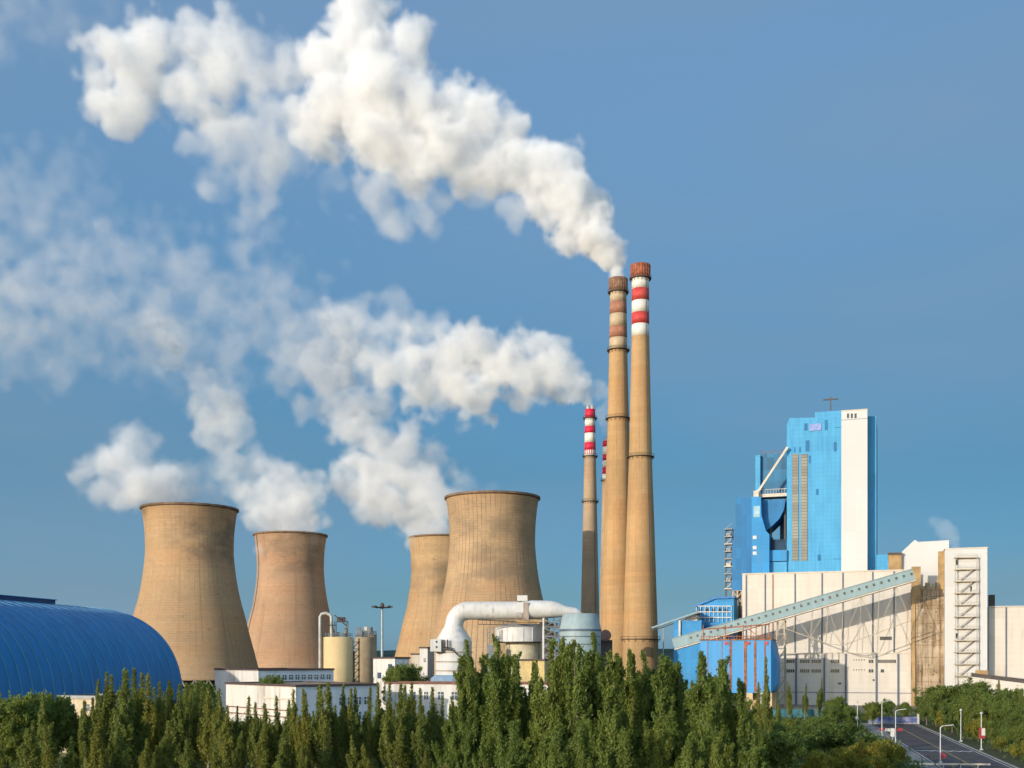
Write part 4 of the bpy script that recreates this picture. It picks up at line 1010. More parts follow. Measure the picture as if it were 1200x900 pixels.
lt = thing('duct_support', 'braced pale steel lattice tower under the right end of the white duct', 'steel frame', (sp(646, 0).x, Ys, 0))
xl, xr = sp(636.5, 0).x, sp(657, 0).x
for x in (xl, (xl + xr) / 2 + 1, xr):
    for dy in (-3, 3): part('column', MB().box(x - .3, x + .3, Ys + dy - .3, Ys + dy + .3, 0, zz(724.5)), M_DUCT if x == xl else M_STEEL, lt)
for k, (y0_, y1_) in enumerate(((725.5, 735), (735, 746), (746, 757), (757, 768), (768, 782))):
    a = MB()
    for dy in (-3, 3):
        a.bar((xl, Ys + dy, zz(y0_)), (xr, Ys + dy, zz(y1_)), .3).bar((xr, Ys + dy, zz(y0_)), (xl, Ys + dy, zz(y1_)), .3).box(xl, xr, Ys + dy - .2, Ys + dy + .2, zz(y1_) - .2, zz(y1_) + .2)
    a.box(xl, xr, Ys - 3, Ys + 3, zz(y1_) + .2, zz(y1_) + .3)
    part('brace', a, M_STEEL, lt)
    part('equipment', MB().box(xl + 1.5, xr - 1, Ys + 1, Ys + 2.6, zz(y1_) + .31, zz((y0_ + y1_) / 2)), M_STEELD, lt)

vs2 = thing('absorber_vessel', 'grey green round vessel with tapered top beside the foot of the tall chimneys', 'vessel', (sp(679, 0).x, Ys - 8, 0))
cx3 = (680 - 600) * (Ys - 8) / F_PX; s3 = (Ys - 8) / F_PX; z3 = lambda y: CAM_Z + (HOR - y) * s3
part('top', MB().lathe([(.3, z3(718.6)), (19.6 * s3, z3(719.4)), (20.6 * s3, z3(720.6)), (24.4 * s3, z3(737.5))], 48, (cx3, Ys - 8, 0)), M_VESS, vs2)
part('band', MB().lathe([(24 * s3, z3(740)), (24.9 * s3, z3(740)), (24.9 * s3, z3(737.6)), (24 * s3, z3(737.6))], 48, (cx3, Ys - 8, 0), close=True, smooth=False), M_PIPE, vs2)
part('body', MB().lathe([(24.2 * s3, 0), (24.2 * s3, z3(740.1))], 48, (cx3, Ys - 8, 0)), M_VESS, vs2)
for y in (746, 755): part('band', MB().lathe([(24.1 * s3, z3(y) - .25), (24.6 * s3, z3(y) - .25), (24.6 * s3, z3(y) + .1), (24.1 * s3, z3(y) + .1)], 48, (cx3, Ys - 8, 0), close=True, smooth=False), M_PIPE, vs2)
q = P(711, 745, 470)
fd = thing('flue_duct', 'round reddish brown flue mouth against the foot of the tall chimneys', 'duct', (q.x, 470, 0))
part('duct', MB().tube([q + Vector((-1, -6, 0)), q + Vector((2, 40, 0))], 2.4, 24), m_plain('brown_flue', (0.20, 0.11, 0.09), 0.8, var=0.25), fd)
for dy in (0, 26): part('support', MB().box(q.x - 2.4, q.x + 2.4, 470 + dy, 471 + dy, 0, q.z - 1.8), M_STEELD, fd)
# ------------------------------------------------------------------ road on the right
def m_asphalt():
    g = NT('asphalt'); o = g.obj(); n1 = g.noise(o, 0.25, 6, 0.65); n2 = g.noise(g.scl(o, (1.0, 0.12, 1)), 0.8, 5)
    c = g.mix(g.ramp(n1, 0.35, 0.65), (0.062, 0.05, 0.05), (0.11, 0.088, 0.083)); c = g.mix(g.ramp(n2, 0.5, 0.7, 0, 0.5), c, (0.042, 0.035, 0.036))
    return g.finish(c, 0.8, spec=0.3)
RO = Frame((80.05, 198), -13.0)                  # +v runs away along the road, u across it
solo('road', MB().add([(-6.3, -40, .012), (6.3, -40, .012), (6.3, 112, .012), (-6.3, 112, .012)], [(0, 1, 2, 3)]), m_asphalt(), kind='structure', fr=RO)
M_PAINT = m_plain('road_paint', (0.85, 0.83, 0.78), 0.7, var=0.2, scale=1.5)
M_YPAINT = m_plain('road_paint_yellow', (0.45, 0.31, 0.10), 0.7, var=0.25, scale=1.5)
M_KERB = m_plain('kerb_stone', (0.38, 0.36, 0.33), 0.85, var=0.2, scale=1)
a = MB()
for k in range(36): a.add([(-.16, -38 + 4.2 * k, .016), (.16, -38 + 4.2 * k, .016), (.16, -34.2 + 4.2 * k, .016), (-.16, -34.2 + 4.2 * k, .016)], [(0, 1, 2, 3)])
solo('road_centre_line', a, M_YPAINT, kind='structure', fr=RO)
a = MB()
for u in (-5.7, 5.55): a.add([(u, -38, .016), (u + .16, -38, .016), (u + .16, 110, .016), (u, 110, .016)], [(0, 1, 2, 3)])
solo('road_edge_lines', a, M_PAINT, kind='structure', fr=RO)
a = MB(); n = 12                                  # zigzag line across the road
for k in range(n):
    u0_, u1_ = -5.2 + 10.4 * k / n, -5.2 + 10.4 * (k + 1) / n
    va_, vb_ = (17.6, 19.0) if k % 2 else (19.0, 17.6)
    a.add([(u0_, va_, .018), (u1_, vb_, .018), (u1_, vb_ + .95, .018), (u0_, va_ + .95, .018)], [(0, 1, 2, 3)])
solo('road_zigzag', a, M_PAINT, kind='structure', fr=RO)
for s_, w_ in ((-1, 'kerb'), (1, 'kerb')):
    solo('kerb', MB().box(s_ * 6.3 - (.3 if s_ < 0 else 0), s_ * 6.3 + (.3 if s_ > 0 else 0), -40, 112, -.05, .14), M_KERB, kind='structure', fr=RO)
solo('pavement', MB().box(-9.0, -6.61, -40, 112, -.05, .12), m_plain('paving', (0.30, 0.28, 0.25), 0.85, var=0.2, scale=0.8), kind='structure', fr=RO)
solo('plant_yard', MB().add([(-60, -75, .008), (190, -75, .008), (190, -.5, .008), (-60, -.5, .008)], [(0, 1, 2, 3)]), m_plain('yard_concrete', (0.22, 0.20, 0.17), 0.9, var=0.25, scale=0.1), kind='structure', fr=B)

M_POLE = m_plain('lamp_pole_white', (0.62, 0.62, 0.58), 0.45, var=0.05)
M_LHEAD = m_plain('lamp_head', (0.52, 0.53, 0.52), 0.4)
M_REDF = m_plain('red_banner', (0.42, 0.05, 0.06), 0.6, var=0.1)
def lamp(px, base_py, h, label, arm=1, rz=0.0):
    Y = gY(base_py); X = (px - 600) / F_PX * Y
    t = thing('street_lamp', label, 'street lamp', (X, Y, 0), group='street lamps along the road')
    part('pole', MB().tube([(X, Y, 0), (X, Y, h * .96)], [.11, .075], 10), M_POLE, t)
    if arm:
        part('arm', MB().tube([(X, Y, h * .95), (X + .3 * arm, Y, h * .99), (X + 1.0 * arm, Y - .1, h * 1.015), (X + 1.7 * arm, Y - .1, h * 1.02)], [.09, .07, .06, .05], 8), M_POLE, t)
        part('lamp_head', MB().bar((X + 1.0 * arm, Y - .1, h * 1.01), (X + 2.2 * arm, Y - .15, h * 1.03), (.3), .13), M_LHEAD, t)
    else:
        part('lamp_head', MB().lathe([(.1, h * .96), (.28, h * .98), (.3, h * 1.0), (.12, h * 1.03), (.02, h * 1.035)], 12, (X, Y, 0)), M_LHEAD, t)
    part('base_plate', MB().box(X - .25, X + .25, Y - .25, Y + .25, 0, .25), M_LHEAD, t)
    return t, X, Y
L1 = lamp(1102, 894, 6.4, 'white street lamp with curved arm and red banner, nearest to the bottom edge')
L2 = lamp(1049.5, 871, 7.1, 'white street lamp with curved arm at the left kerb, beside a white box')
L3 = lamp(1033.5, 862, 8.0, 'thin pale street lamp left of the blue mural wall, second along the left kerb')
L4 = lamp(1126, 869, 6.9, 'white post lamp without arm before the trees right of the road', 0)
L5 = lamp(1150, 879, 7.3, 'thin grey post lamp carrying a red and white sign', 0)
L6 = lamp(1004.8, 856, 7.2, 'thin pale post lamp with a white globe low on it, farthest on the left', 0)
t_, X, Y = L1
b1 = solo('round_banner', MB().tube([(X + .5, Y - .12, 1.2), (X + .5, Y + .12, 1.2)], .42, 18).box(X + .05, X + .3, Y - .05, Y + .05, .5, 1.9), M_REDF, 'red round banner fixed to the nearest street lamp', 'banner', org=(X, Y, 0))
t_, X, Y = L5
sg = thing('road_sign', 'red and white sign on the thin lamp post right of the road', 'sign', (X, Y, 0))
part('board', MB().box(X - .55, X + .65, Y - .24, Y - .18, 2.3, 4.4), M_REDF, sg); part('white_panel', MB().box(X - .05, X + .65, Y - .27, Y - .243, 2.9, 4.3), M_WHITEP, sg)
t_, X, Y = L2
cb = thing('control_box', 'white control cabinet beside the second street lamp', 'cabinet', (X - .6, Y, 0))
part('body', MB().box(X - 1.0, X - .3, Y - .3, Y + .3, 1.4, 3.2), M_WHITEP, cb); part('post', MB().box(X - .72, X - .58, Y - .07, Y + .07, 0, 1.41), M_LHEAD, cb)
t_, X, Y = L6
solo('globe_light', MB().lathe([(.02, 2.6), (.35, 2.75), (.48, 3.1), (.35, 3.5), (.1, 3.65)], 14, (X - .2, Y - .3, 0)), M_WHITEP, 'white globe fixed low on the farthest left lamp post', 'globe light', org=(X, Y, 0))
# mural wall at the far end of the road
def m_mural():
    g = NT('mural_paint'); o = g.obj(); n1 = g.noise(g.scl(o, (0.5, 1, 1.0)), 0.9, 4); n2 = g.noise(g.scl(o, (0.35, 1, 1.2)), 1.7, 3)
    c = g.mix(g.ramp(n1, 0.35, 0.6), (0.07, 0.10, 0.27), (0.26, 0.29, 0.42)); c = g.mix(g.ramp(n2, 0.58, 0.66), c, (0.40, 0.14, 0.22))
    return g.finish(c, 0.6)
ym = gY(848.5); x0, x1 = (1018 - 600) / F_PX * ym, (1075 - 600) / F_PX * ym
mw = thing('mural_wall', 'low wall painted blue and pink at the far end of the road', 'wall', (x0, ym, 0))
part('wall', MB().box(x0, x1, ym, ym + .3, .3, 2.0), m_mural(), mw); part('base', MB().box(x0 - .1, x1 + .1, ym - .08, ym + .4, 0, .3), M_KERB, mw)
part('end_post', MB().box(x1 + .02, x1 + .5, ym - .1, ym + .4, 0, 2.8), M_WHITEP, mw)
yf = 338.0; x0, x1 = (896 - 600) / F_PX * yf, (968 - 600) / F_PX * yf
fn = thing('site_fence', 'blue green sheet fence in front of the shaded hall wall', 'fence', (x0, yf, 0))
part('sheet', MB().box(x0, x1, yf, yf + .08, .1, 2.6), m_panel('fence_sheet', (0.05, 0.20, 0.25), hp=30, vp=2.0, line_c=0.7, var=0.15), fn)
for k in range(10): part('post', MB().box(x0 + (x1 - x0) * k / 9 - .06, x0 + (x1 - x0) * k / 9 + .06, yf - .1, yf - .003, 0, 2.75), M_STEELD, fn)
# low barriers on the left side of the road, guard rail near the bottom edge
for i, (px, py, red) in enumerate(((1033, 856.5, 1), (1040, 857.5, 0), (1047, 858.5, 1), (1054.5, 857, 1))):
    Y = gY(py); X = (px - 600) / F_PX * Y
    t = thing('road_barrier', ('red plastic road barrier, %s along the far left kerb' % ('first', 'second', 'third', 'last')[i]) if red else 'white plastic road barrier between red ones on the far left kerb', 'barrier', (X, Y, 0), group='road barriers by the left kerb')
    part('body', MB().prism([(X - .6, .1), (X + .6, .1), (X + .5, .8), (X - .5, .8)], Y - .22, Y + .22), M_REDF if red else M_WHITEP, t)
    part('foot', MB().box(X - .8, X + .8, Y - .3, Y + .3, 0, .1), M_STEELD, t)
Y = 183.5; xa, xb = (1060 - 600) / F_PX * Y, (1158 - 600) / F_PX * Y
gr = thing('guard_rail', 'low pale guard rail crossing at the bottom edge of the road', 'guard rail', (xa, Y, 0))
part('rail', MB().bar((xa, Y, .62), (xb, Y - .8, .62), .1, .3), M_BEIGE, gr)
for k in range(5):
    q = along(Vector((xa, Y, 0)), Vector((xb, Y - .8, 0)), (k + .3) / 5); part('post', MB().box(q.x - .06, q.x + .06, q.y + .06, q.y + .2, 0, .75), M_LHEAD, gr)
# parked car by the hall
def car(px, py, col, label):
    Y = gY(py); X = (px - 600) / F_PX * Y
    t = thing('parked_car', label, 'car', (X, Y, 0))
    m = m_plain('car_paint', col, 0.25, 0.1, var=0.03, spec=0.6)
    body = [(-2.1, .35), (2.1, .35), (2.15, .62), (2.05, .88), (1.15, .98), (.55, 1.42), (-.95, 1.45), (-1.75, 1.0), (-2.1, .92)]
    part('body', MB().prism([(X + a_, b_) for a_, b_ in body], Y - .85, Y + .85), m, t)
    glass = [(1.02, .99), (.52, 1.37), (-.9, 1.39), (-1.5, 1.01)]
    part('side_window', MB().prism([(X + a_, b_) for a_, b_ in glass], Y - .87, Y - .853), M_WIN, t)
    for wx in (-1.3, 1.3):
        for dy in (-.8, .8):
            w = part('wheel', MB().tube([(X + wx, Y + dy - .11, .33), (X + wx, Y + dy + .11, .33)], .33, 16), M_DARK, t)
            part('rim', MB().tube([(X + wx, Y + dy - .125, .33), (X + wx, Y + dy + .125, .33)], .19, 12), M_LHEAD, w)
    part('headlight', MB().box(X + 2.0, X + 2.14, Y - .8, Y - .5, .66, .82), M_WHITEP, t); part('tail_light', MB().box(X - 2.13, X - 2.05, Y - .8, Y - .5, .7, .88), M_REDF, t)
car(984, 848, (0.03, 0.02, 0.06), 'dark parked car between the shrubs in front of the cream hall')
# ------------------------------------------------------------------ trees
M_BARK = m_plain('bark', (0.16, 0.13, 0.095), 0.9, var=0.3, scale=2.0)
M_BARKP = m_plain('pale_bark', (0.27, 0.24, 0.18), 0.9, var=0.3, scale=2.0)
LEAF = {'poplar': m_leaf('poplar_leaves', (0.21, 0.245, 0.060)), 'tall': m_leaf('tall_poplar_leaves', (0.175, 0.235, 0.056)), 'broad': m_leaf('broadleaf_leaves', (0.175, 0.23, 0.054)),
        'lime': m_leaf('yellow_green_leaves', (0.26, 0.265, 0.05)), 'dark': m_leaf('dark_leaves', (0.125, 0.18, 0.044)), 'fine': m_leaf('locust_leaves', (0.16, 0.22, 0.058))}
def leaf_mesh(name, cen, size, rng, outward=True, aspect=2.3):
    """one mesh of small leaf sprays, one bent quad each"""
    n = len(cen)
    nrm = rng.normal(size=(n, 3)); rad_ = cen * np.array([1, 1, 0]) if outward else np.zeros((n, 3)); rl_ = np.linalg.norm(rad_, axis=1)[:, None] + 1e-6; nrm += rad_ / rl_ * np.minimum(1, rl_ / .5) * 1.1; nrm /= np.linalg.norm(nrm, axis=1)[:, None]
    t = rng.normal(size=(n, 3)); t[:, 2] += 1.1; t -= nrm * (t * nrm).sum(1)[:, None]; t /= np.linalg.norm(t, axis=1)[:, None]
    b = np.cross(nrm, t)
    s = size * rng.uniform(0.6, 1.3, (n, 1))
    v = np.stack([cen - t * s * aspect / 2, cen + b * s / 2 + nrm * s * .12, cen + t * s * aspect / 2, cen - b * s / 2 + nrm * s * .12], 1).reshape(-1, 3)
    me = bpy.data.meshes.new(name)
    me.vertices.add(4 * n); me.vertices.foreach_set('co', v.astype(np.float32).ravel())
    me.loops.add(4 * n); me.loops.foreach_set('vertex_index', np.arange(4 * n, dtype=np.int32))
    me.polygons.add(n); me.polygons.foreach_set('loop_start', np.arange(0, 4 * n, 4, dtype=np.int32)); me.polygons.foreach_set('loop_total', np.full(n, 4, np.int32))
    me.update(calc_edges=True); me.validate()
    return me
def branch_cloud(branches, per_m, spread, rng, taper=0.75, t0=0.12):
    """leaf centres strewn round each branch polyline"""
    out = []
    for pts, sp_, den in branches:
        pts = np.array(pts); seg = np.linalg.norm(np.diff(pts, axis=0), axis=1); Lb = seg.sum(); cum = np.concatenate([[0], np.cumsum(seg)]) / Lb
        n = max(6, int(Lb * per_m * den))
        t = t0 + (1 - t0) * rng.random(n) ** 0.85
        p = np.stack([np.interp(t, cum, pts[:, i]) for i in range(3)], 1)
        w = spread * sp_ * (1.02 - t) ** taper + 0.06
        out.append(p + rng.normal(size=(n, 3)) * w[:, None] * np.array([1, 1, 1.25]))
    return np.concatenate(out)
def make_tree(kind, seed, name, label, cat='tree'):
    rng = np.random.default_rng(seed); br = []; tr = MB()
    if kind == 'poplar':                       # several narrow upright plumes of uneven height
        H, per, sp_, size, mat, bark = 14.0, 82, 0.23, 0.145, LEAF['poplar'], M_BARKP
        lean = rng.normal(0, .35, 2); tr.tube([(0, 0, -.3), (lean[0] * .4, lean[1] * .4, H * .5), (lean[0], lean[1], H * .95)], [.2, .12, .03], 7)
        axis = lambda z: np.array([lean[0] * (z / H), lean[1] * (z / H), z])
        br.append(([axis(H * .35), axis(H * .75), axis(H)], 1.0, 1.0))
        for k in range(int(rng.integers(17, 23))):
            th = rng.uniform(0, 2 * math.pi); r = rng.uniform(.2, 1.35); L = H * rng.uniform(.18, .40); zt_ = H * (.97 - .34 * r / 1.35) * rng.uniform(.5, 1.0); z0 = max(.04 * H, zt_ - L); L = max(1.0, zt_ - z0)
            d = np.array([math.cos(th), math.sin(th), 0]); a = axis(z0)
            q = [a, a + d * r * .7 + [0, 0, L * .35], a + d * r + [0, 0, L * .75], a + d * r * 1.02 + [0, 0, L]]
            br.append((q, rng.uniform(.7, 1.25), rng.uniform(.5, 1.25))); tr.tube([tuple(x) for x in q], [.055, .04, .02, .01], 4, False)
            for j in range(3):
                t = rng.uniform(.2, .8); p = a + d * r * t + np.array([0, 0, L * t]); e = np.array([rng.normal() * .35, rng.normal() * .35, rng.uniform(.6, 1.7)])
                br.append(([p, p + e * .5, p + e], .75, rng.uniform(.5, 1.1)))
    elif kind == 'tall':                       # broom of steep limbs, each ending in its own feathery tip
        H, per, sp_, size, mat, bark = 20.0, 100, 0.33, 0.165, LEAF['tall'], M_BARK
        tr.tube([(0, 0, -.3), (.1, .1, H * .4), (rng.normal(0, .3), rng.normal(0, .3), H * .93)], [.38, .24, .04], 8)
        for k in range(4):                     # several leaders share the top
            th = rng.uniform(0, 2 * math.pi); r = 0.0 if k == 0 else rng.uniform(.5, 1.5); d = np.array([math.cos(th), math.sin(th), 0]) * r; ht_ = H * (1.0 if k == 0 else rng.uniform(.84, .985))
            q = [np.array([0, 0, H * .35]), d * .7 + [0, 0, H * .6], d + [0, 0, ht_ * .85], d * 1.1 + [0, 0, ht_]]
            br.append((q, 1.15, 1.0)); tr.tube([tuple(x) for x in q], [.14, .1, .05, .02], 5, False)
            for j in range(5):
                t = rng.uniform(.45, .95); p = d * t + np.array([0, 0, H * .35 + (ht_ - H * .35) * t]); e = np.array([rng.normal() * .5, rng.normal() * .5, rng.uniform(.7, 1.7)])
                br.append(([p, p + e * .5, p + e], .8, 1.0))
        for k in range(int(rng.integers(34, 44))):
            th = rng.uniform(0, 2 * math.pi); r = rng.uniform(.4, 3.5); L = H * rng.uniform(.14, .38); zt_ = H * (.97 - .36 * (r / 3.5) ** 1.3) * rng.uniform(.42, 1.0); z0 = max(.05 * H, zt_ - L); L = max(1.2, zt_ - z0)
            d = np.array([math.cos(th), math.sin(th), 0]); a = np.array([0, 0, z0])
            q = [a, a + d * r * .6 + [0, 0, L * .34], a + d * r * .95 + [0, 0, L * .72], a + d * r * 1.08 + [0, 0, L]]
            br.append((q, rng.uniform(.7, 1.2), rng.uniform(.5, 1.2))); tr.tube([tuple(x) for x in q], [.09, .06, .03, .01], 5, False)
            for j in range(4):
                t = rng.uniform(.25, .85); p = a + d * r * min(1, t * 1.3) + np.array([0, 0, L * t]); e = np.array([rng.normal() * .55, rng.normal() * .55, rng.uniform(.8, 2.2)])
                br.append(([p, p + e * .5, p + e], .8, rng.uniform(.5, 1.2)))
    else:
        H = {'broad': 10.0, 'lime': 6.0, 'dark': 9.0, 'fine': 10.0, 'bush': 3.2}[kind]
        per, sp_, size = {'broad': (85, .55, .21), 'lime': (95, .42, .18), 'dark': (80, .55, .22), 'fine': (80, .40, .16), 'bush': (70, .4, .2)}[kind]
        mat = LEAF.get(kind, LEAF['broad']); bark = M_BARK
        zb = H * (.22 if kind != 'bush' else .05)
        tr.tube([(0, 0, -.3), (0.05, 0, H * .35), (rng.normal(0, .3), rng.normal(0, .3), H * .8)], [.24 * H / 10, .17 * H / 10, .04], 7)
        W = H * {'broad': .42, 'lime': .5, 'dark': .4, 'fine': .5, 'bush': .55}[kind]
        for k in range(44):
            z0 = rng.uniform(zb, H * .62); th = rng.uniform(0, 2 * math.pi); el = rng.uniform(.05, 1.25)
            reach = rng.uniform(.5, 1.0); ex = np.array([math.cos(th) * math.cos(el) * W, math.sin(th) * math.cos(el) * W, math.sin(el) * (H - z0)]) * reach
            a = np.array([0, 0, z0]); dr = -.12 * H if kind == 'fine' else 0
            q = [a, a + ex * .5 + [0, 0, .06 * H], a + ex + [0, 0, dr * math.cos(el) * .6]]
            br.append((q, rng.uniform(.8, 1.4), rng.uniform(.6, 1.2))); tr.tube([tuple(x) for x in q], [.09 * H / 10, .05 * H / 10, .02], 4, False)
            for j in range(3):
                tt = rng.uniform(.4, .95); p = a + ex * tt; e2 = rng.normal(size=3) * H * .10; e2[2] = abs(e2[2]) * .7
                br.append(([p, p + e2 * .6, p + e2], rng.uniform(.8, 1.3), rng.uniform(.7, 1.4)))
    cen = branch_cloud(br, per, sp_, rng, t0=.12 if kind != 'bush' else 0)
    cen = cen[cen[:, 2] > 0.15]
    root = bpy.data.objects.new(name, None); COL.objects.link(root); ORIG[root.name] = Vector((0, 0, 0)); root.empty_display_size = .5
    props(root, label, cat)
    part('trunk', tr, bark, root)
    c = bpy.data.objects.new('crown', leaf_mesh(name, cen, size, rng)); c.data.materials.append(mat); COL.objects.link(c); c.parent = root
    return root, H
PROTO = {}
NAMES = {'poplar': 'poplar_tree', 'tall': 'tall_poplar_tree', 'broad': 'broadleaf_tree', 'lime': 'yellow_green_tree', 'dark': 'dark_tree', 'fine': 'locust_tree', 'bush': 'bush'}
for kind, n in (('poplar', 6), ('tall', 5), ('broad', 3), ('lime', 2), ('dark', 3), ('fine', 3), ('bush', 3)):
    PROTO[kind] = [[None, None, kind, 100 * len(kind) + 7 * i + sum(map(ord, kind))] for i in range(n)]
rt_ = random.Random(21)
USED = {}
def plant(kind, px, Y, top_py=None, h=None, wide=1.0, label='', group=None, vi=None):
    vi = rt_.randrange(len(PROTO[kind])) if vi is None else vi
    pr = PROTO[kind][vi]; X = (px - 600) / F_PX * Y
    fresh = pr[0] is None
    if fresh: pr[0], pr[1] = make_tree(kind, pr[3], NAMES[kind], 'tree', 'tree' if kind != 'bush' else 'bush')
    H = pr[1]; hh = h if h else CAM_Z + (HOR - top_py) / F_PX * Y
    s = hh / H; sc = (s * wide * rt_.uniform(.93, 1.07), s * wide * rt_.uniform(.93, 1.07), s)
    rz = rt_.uniform(0, 2 * math.pi)
    if fresh:
        o = pr[0]; o.location = (X, Y, 0); o.rotation_euler = (0, 0, rz); o.scale = sc; o['label'] = label
        if group: o['group'] = group
    else:
        o = dup(pr[0], (X, Y, 0), rz, sc, label, group)
        if not group and 'group' in o: del o['group']
    return o
ORD = ['first', 'second', 'third', 'fourth', 'fifth', 'sixth', 'seventh', 'eighth', 'ninth', 'tenth', 'eleventh', 'twelfth', 'thirteenth', 'fourteenth', 'fifteenth', 'sixteenth', 'seventeenth', 'eighteenth', 'nineteenth', 'twentieth', 'twenty-first', 'twenty-second', 'twenty-third', 'twenty-fourth', 'twenty-fifth', 'twenty-sixth', 'twenty-seventh', 'twenty-eighth', 'twenty-ninth', 'thirtieth', 'thirty-first', 'thirty-second', 'thirty-third', 'thirty-fourth', 'thirty-fifth']
def row(kind, spots, text, group):
    """spots: (photo column, depth, top row, width); labelled in order from the left of the picture"""
    spots = sorted(spots)
    for i, (px, Y, top, w) in enumerate(spots):
        plant(kind, px, Y, top, None, w, text % ORD[i] if '%s' in text else text, group)
jit = lambda a: rt_.uniform(-a, a)
# left: rounder poplars, then the dense stand before the vault
row('broad', [(8, 168, 818, 1.0), (34, 172, 814, .95), (62, 176, 818, .9), (88, 181, 836, .8)], '%s round topped green tree from the left picture edge', 'round trees at the left edge')
def stand(prof, step, Y0, Y1, dw=(.9, 1.35), dt=7):
    """random spots under a skyline given as photo points"""
    xs, ts = zip(*prof); out = []; x = xs[0]
    while x < xs[-1]:
        out.append((x, rt_.uniform(Y0, Y1), float(np.interp(x, xs, ts)) + abs(rt_.gauss(0, dt)) - 2, rt_.uniform(*dw))); x += step * rt_.uniform(.55, 1.5)
    return out
row('poplar', [(54, 160, 812, 1.1), (100, 170, 822, 1.2)] + stand([(112, 790), (135, 782), (160, 786), (195, 796), (215, 803), (235, 799), (262, 803)], 8.2, 160, 178), '%s slender poplar from the left in the stand before the blue vault', 'poplars before the blue vault')
row('poplar', stand([(92, 826), (120, 806), (160, 803), (262, 812)], 9.5, 182, 196, (1.0, 1.4)), 'poplar half hidden in the second row before the blue vault', 'second row before the blue vault')
row('poplar', stand([(268, 824), (300, 815), (345, 810), (360, 803), (385, 800), (440, 802), (470, 798), (500, 804), (522, 815)], 10.5, 154, 172, (.8, 1.25), 8), '%s slender poplar from the left before the white block', 'poplars before the white block')
row('poplar', stand([(268, 846), (340, 838), (400, 826), (530, 826)], 11, 178, 196, (1.0, 1.4)), 'poplar half hidden in the second row before the white block', 'second row before the white block')
row('poplar', [(x + jit(8), 150 + jit(5), 858 + jit(14), 1.7) for x in range(6, 560, 27)], '%s low tree from the left along the bottom edge', 'low trees along the bottom edge')
# middle: tall ragged poplars
row('tall', [(548, 143, 757, .82), (566, 146, 770, .8), (584, 119, 752, .85), (603, 126, 768, .8), (625, 121, 776, .75), (646, 113, 752, .85), (660, 120, 748, .85), (678, 112, 756, .9), (697, 118, 750, .85), (715, 110, 764, .9),
            (738, 115, 762, .9), (756, 121, 770, .85), (776, 112, 768, .9), (795, 118, 776, .9), (822, 107, 764, .95), (846, 113, 774, .95), (866, 108, 796, .9)],
    '%s tall ragged poplar from the left in the middle stand', 'tall ragged poplars in the middle')
row('tall', [(x + jit(6), 134 + jit(5), 806 + jit(16) + (18 if x < 640 else 0), 1.0) for x in range(528, 890, 26)], 'ragged poplar hidden behind the tall middle stand', 'second row of the middle stand')
row('tall', [(x + jit(6), 101 + jit(3), 852 + jit(14), 1.2) for x in range(606, 900, 40)], '%s lower poplar from the left at the foot of the middle stand', 'lower poplars at the foot of the middle stand')
# right: mid distance trees before the hall
row('poplar', [(898, 190, 770, .7), (925, 330, 799, .95), (943, 325, 801, .9), (961, 332, 794, .95), (886, 215, 800, .9), (912, 240, 812, .8)], '%s slim poplar from the left between hopper house and road', 'slim poplars before the hall')
row('broad', [(x + jit(5), Y + jit(8), t + jit(5), w) for x, Y, t, w in ((905, 200, 842, 1.2), (930, 235, 838, 1.2), (955, 225, 836, 1.3), (980, 262, 826, 1.1), (1000, 285, 822, 1.1), (1018, 300, 824, 1.0), (975, 310, 820, 1.0), (1028, 330, 822, 1.0), (1045, 335, 816, .9), (1062, 332, 820, .9))],
    '%s leafy tree from the left before the cream hall', 'leafy trees before the hall')
row('dark', [(x + jit(6), Y + jit(8), t + jit(5), w) for x, Y, t, w in ((896, 160, 860, 1.5), (925, 180, 852, 1.5), (950, 190, 850, 1.5), (975, 205, 850, 1.4), (1000, 230, 846, 1.2), (1015, 215, 860, 1.2), (1040, 225, 868, 1.0))],
    '%s dark tree from the left beside the road', 'dark trees left of the road')
row('lime', [(960, 160, 880, 1.2), (985, 168, 876, 1.2), (1012, 176, 868, 1.2), (1036, 180, 866, 1.2), (1050, 184, 872, 1.0), (1024, 165, 884, 1.2)], '%s yellow green bushy tree from the left, near the bottom edge', 'yellow green trees by the road')
row('fine', [(1086, 300, 812, 1.0), (1104, 288, 798, 1.15), (1124, 294, 803, .9), (1141, 284, 795, 1.1), (1168, 290, 808, 1.0), (1186, 280, 802, 1.0), (1205, 276, 812, 1.1), (1082, 312, 824, .9), (1116, 268, 820, 1.0), (1150, 256, 824, 1.0), (1192, 242, 826, 1.0), (1214, 236, 818, 1.0)],
    '%s feathery green tree from the left, right of the road', 'feathery trees right of the road')
row('broad', [(1097, 292, 822, .8), (1133, 262, 815, .9), (1160, 270, 812, .8), (1178, 250, 816, .9), (1136, 246, 848, .9), (1162, 232, 845, .9), (1180, 220, 850, .9), (1198, 212, 846, .9), (1216, 204, 852, .9)], '%s leafy round tree from the left, right of the road', 'leafy trees right of the road')
row('poplar', [(1112, 300, 806, 1.0), (1172, 282, 797, 1.1), (1196, 262, 808, 1.1)], '%s slim poplar from the left among the trees right of the road', 'slim poplars right of the road')
row('lime', [(1108, 280, 830, .9), (1147, 240, 842, 1.0), (1188, 200, 872, .9), (1206, 196, 866, .9), (1172, 214, 862, .9)], '%s yellow green shrub from the left, on the right verge', 'yellow green shrubs on the right verge')
row('bush', [(1106, 200, 886, 1.0), (1094, 206, 884, 1.0)], '%s round bush from the left at the foot of the nearest lamp', 'bushes at the lamp foot')
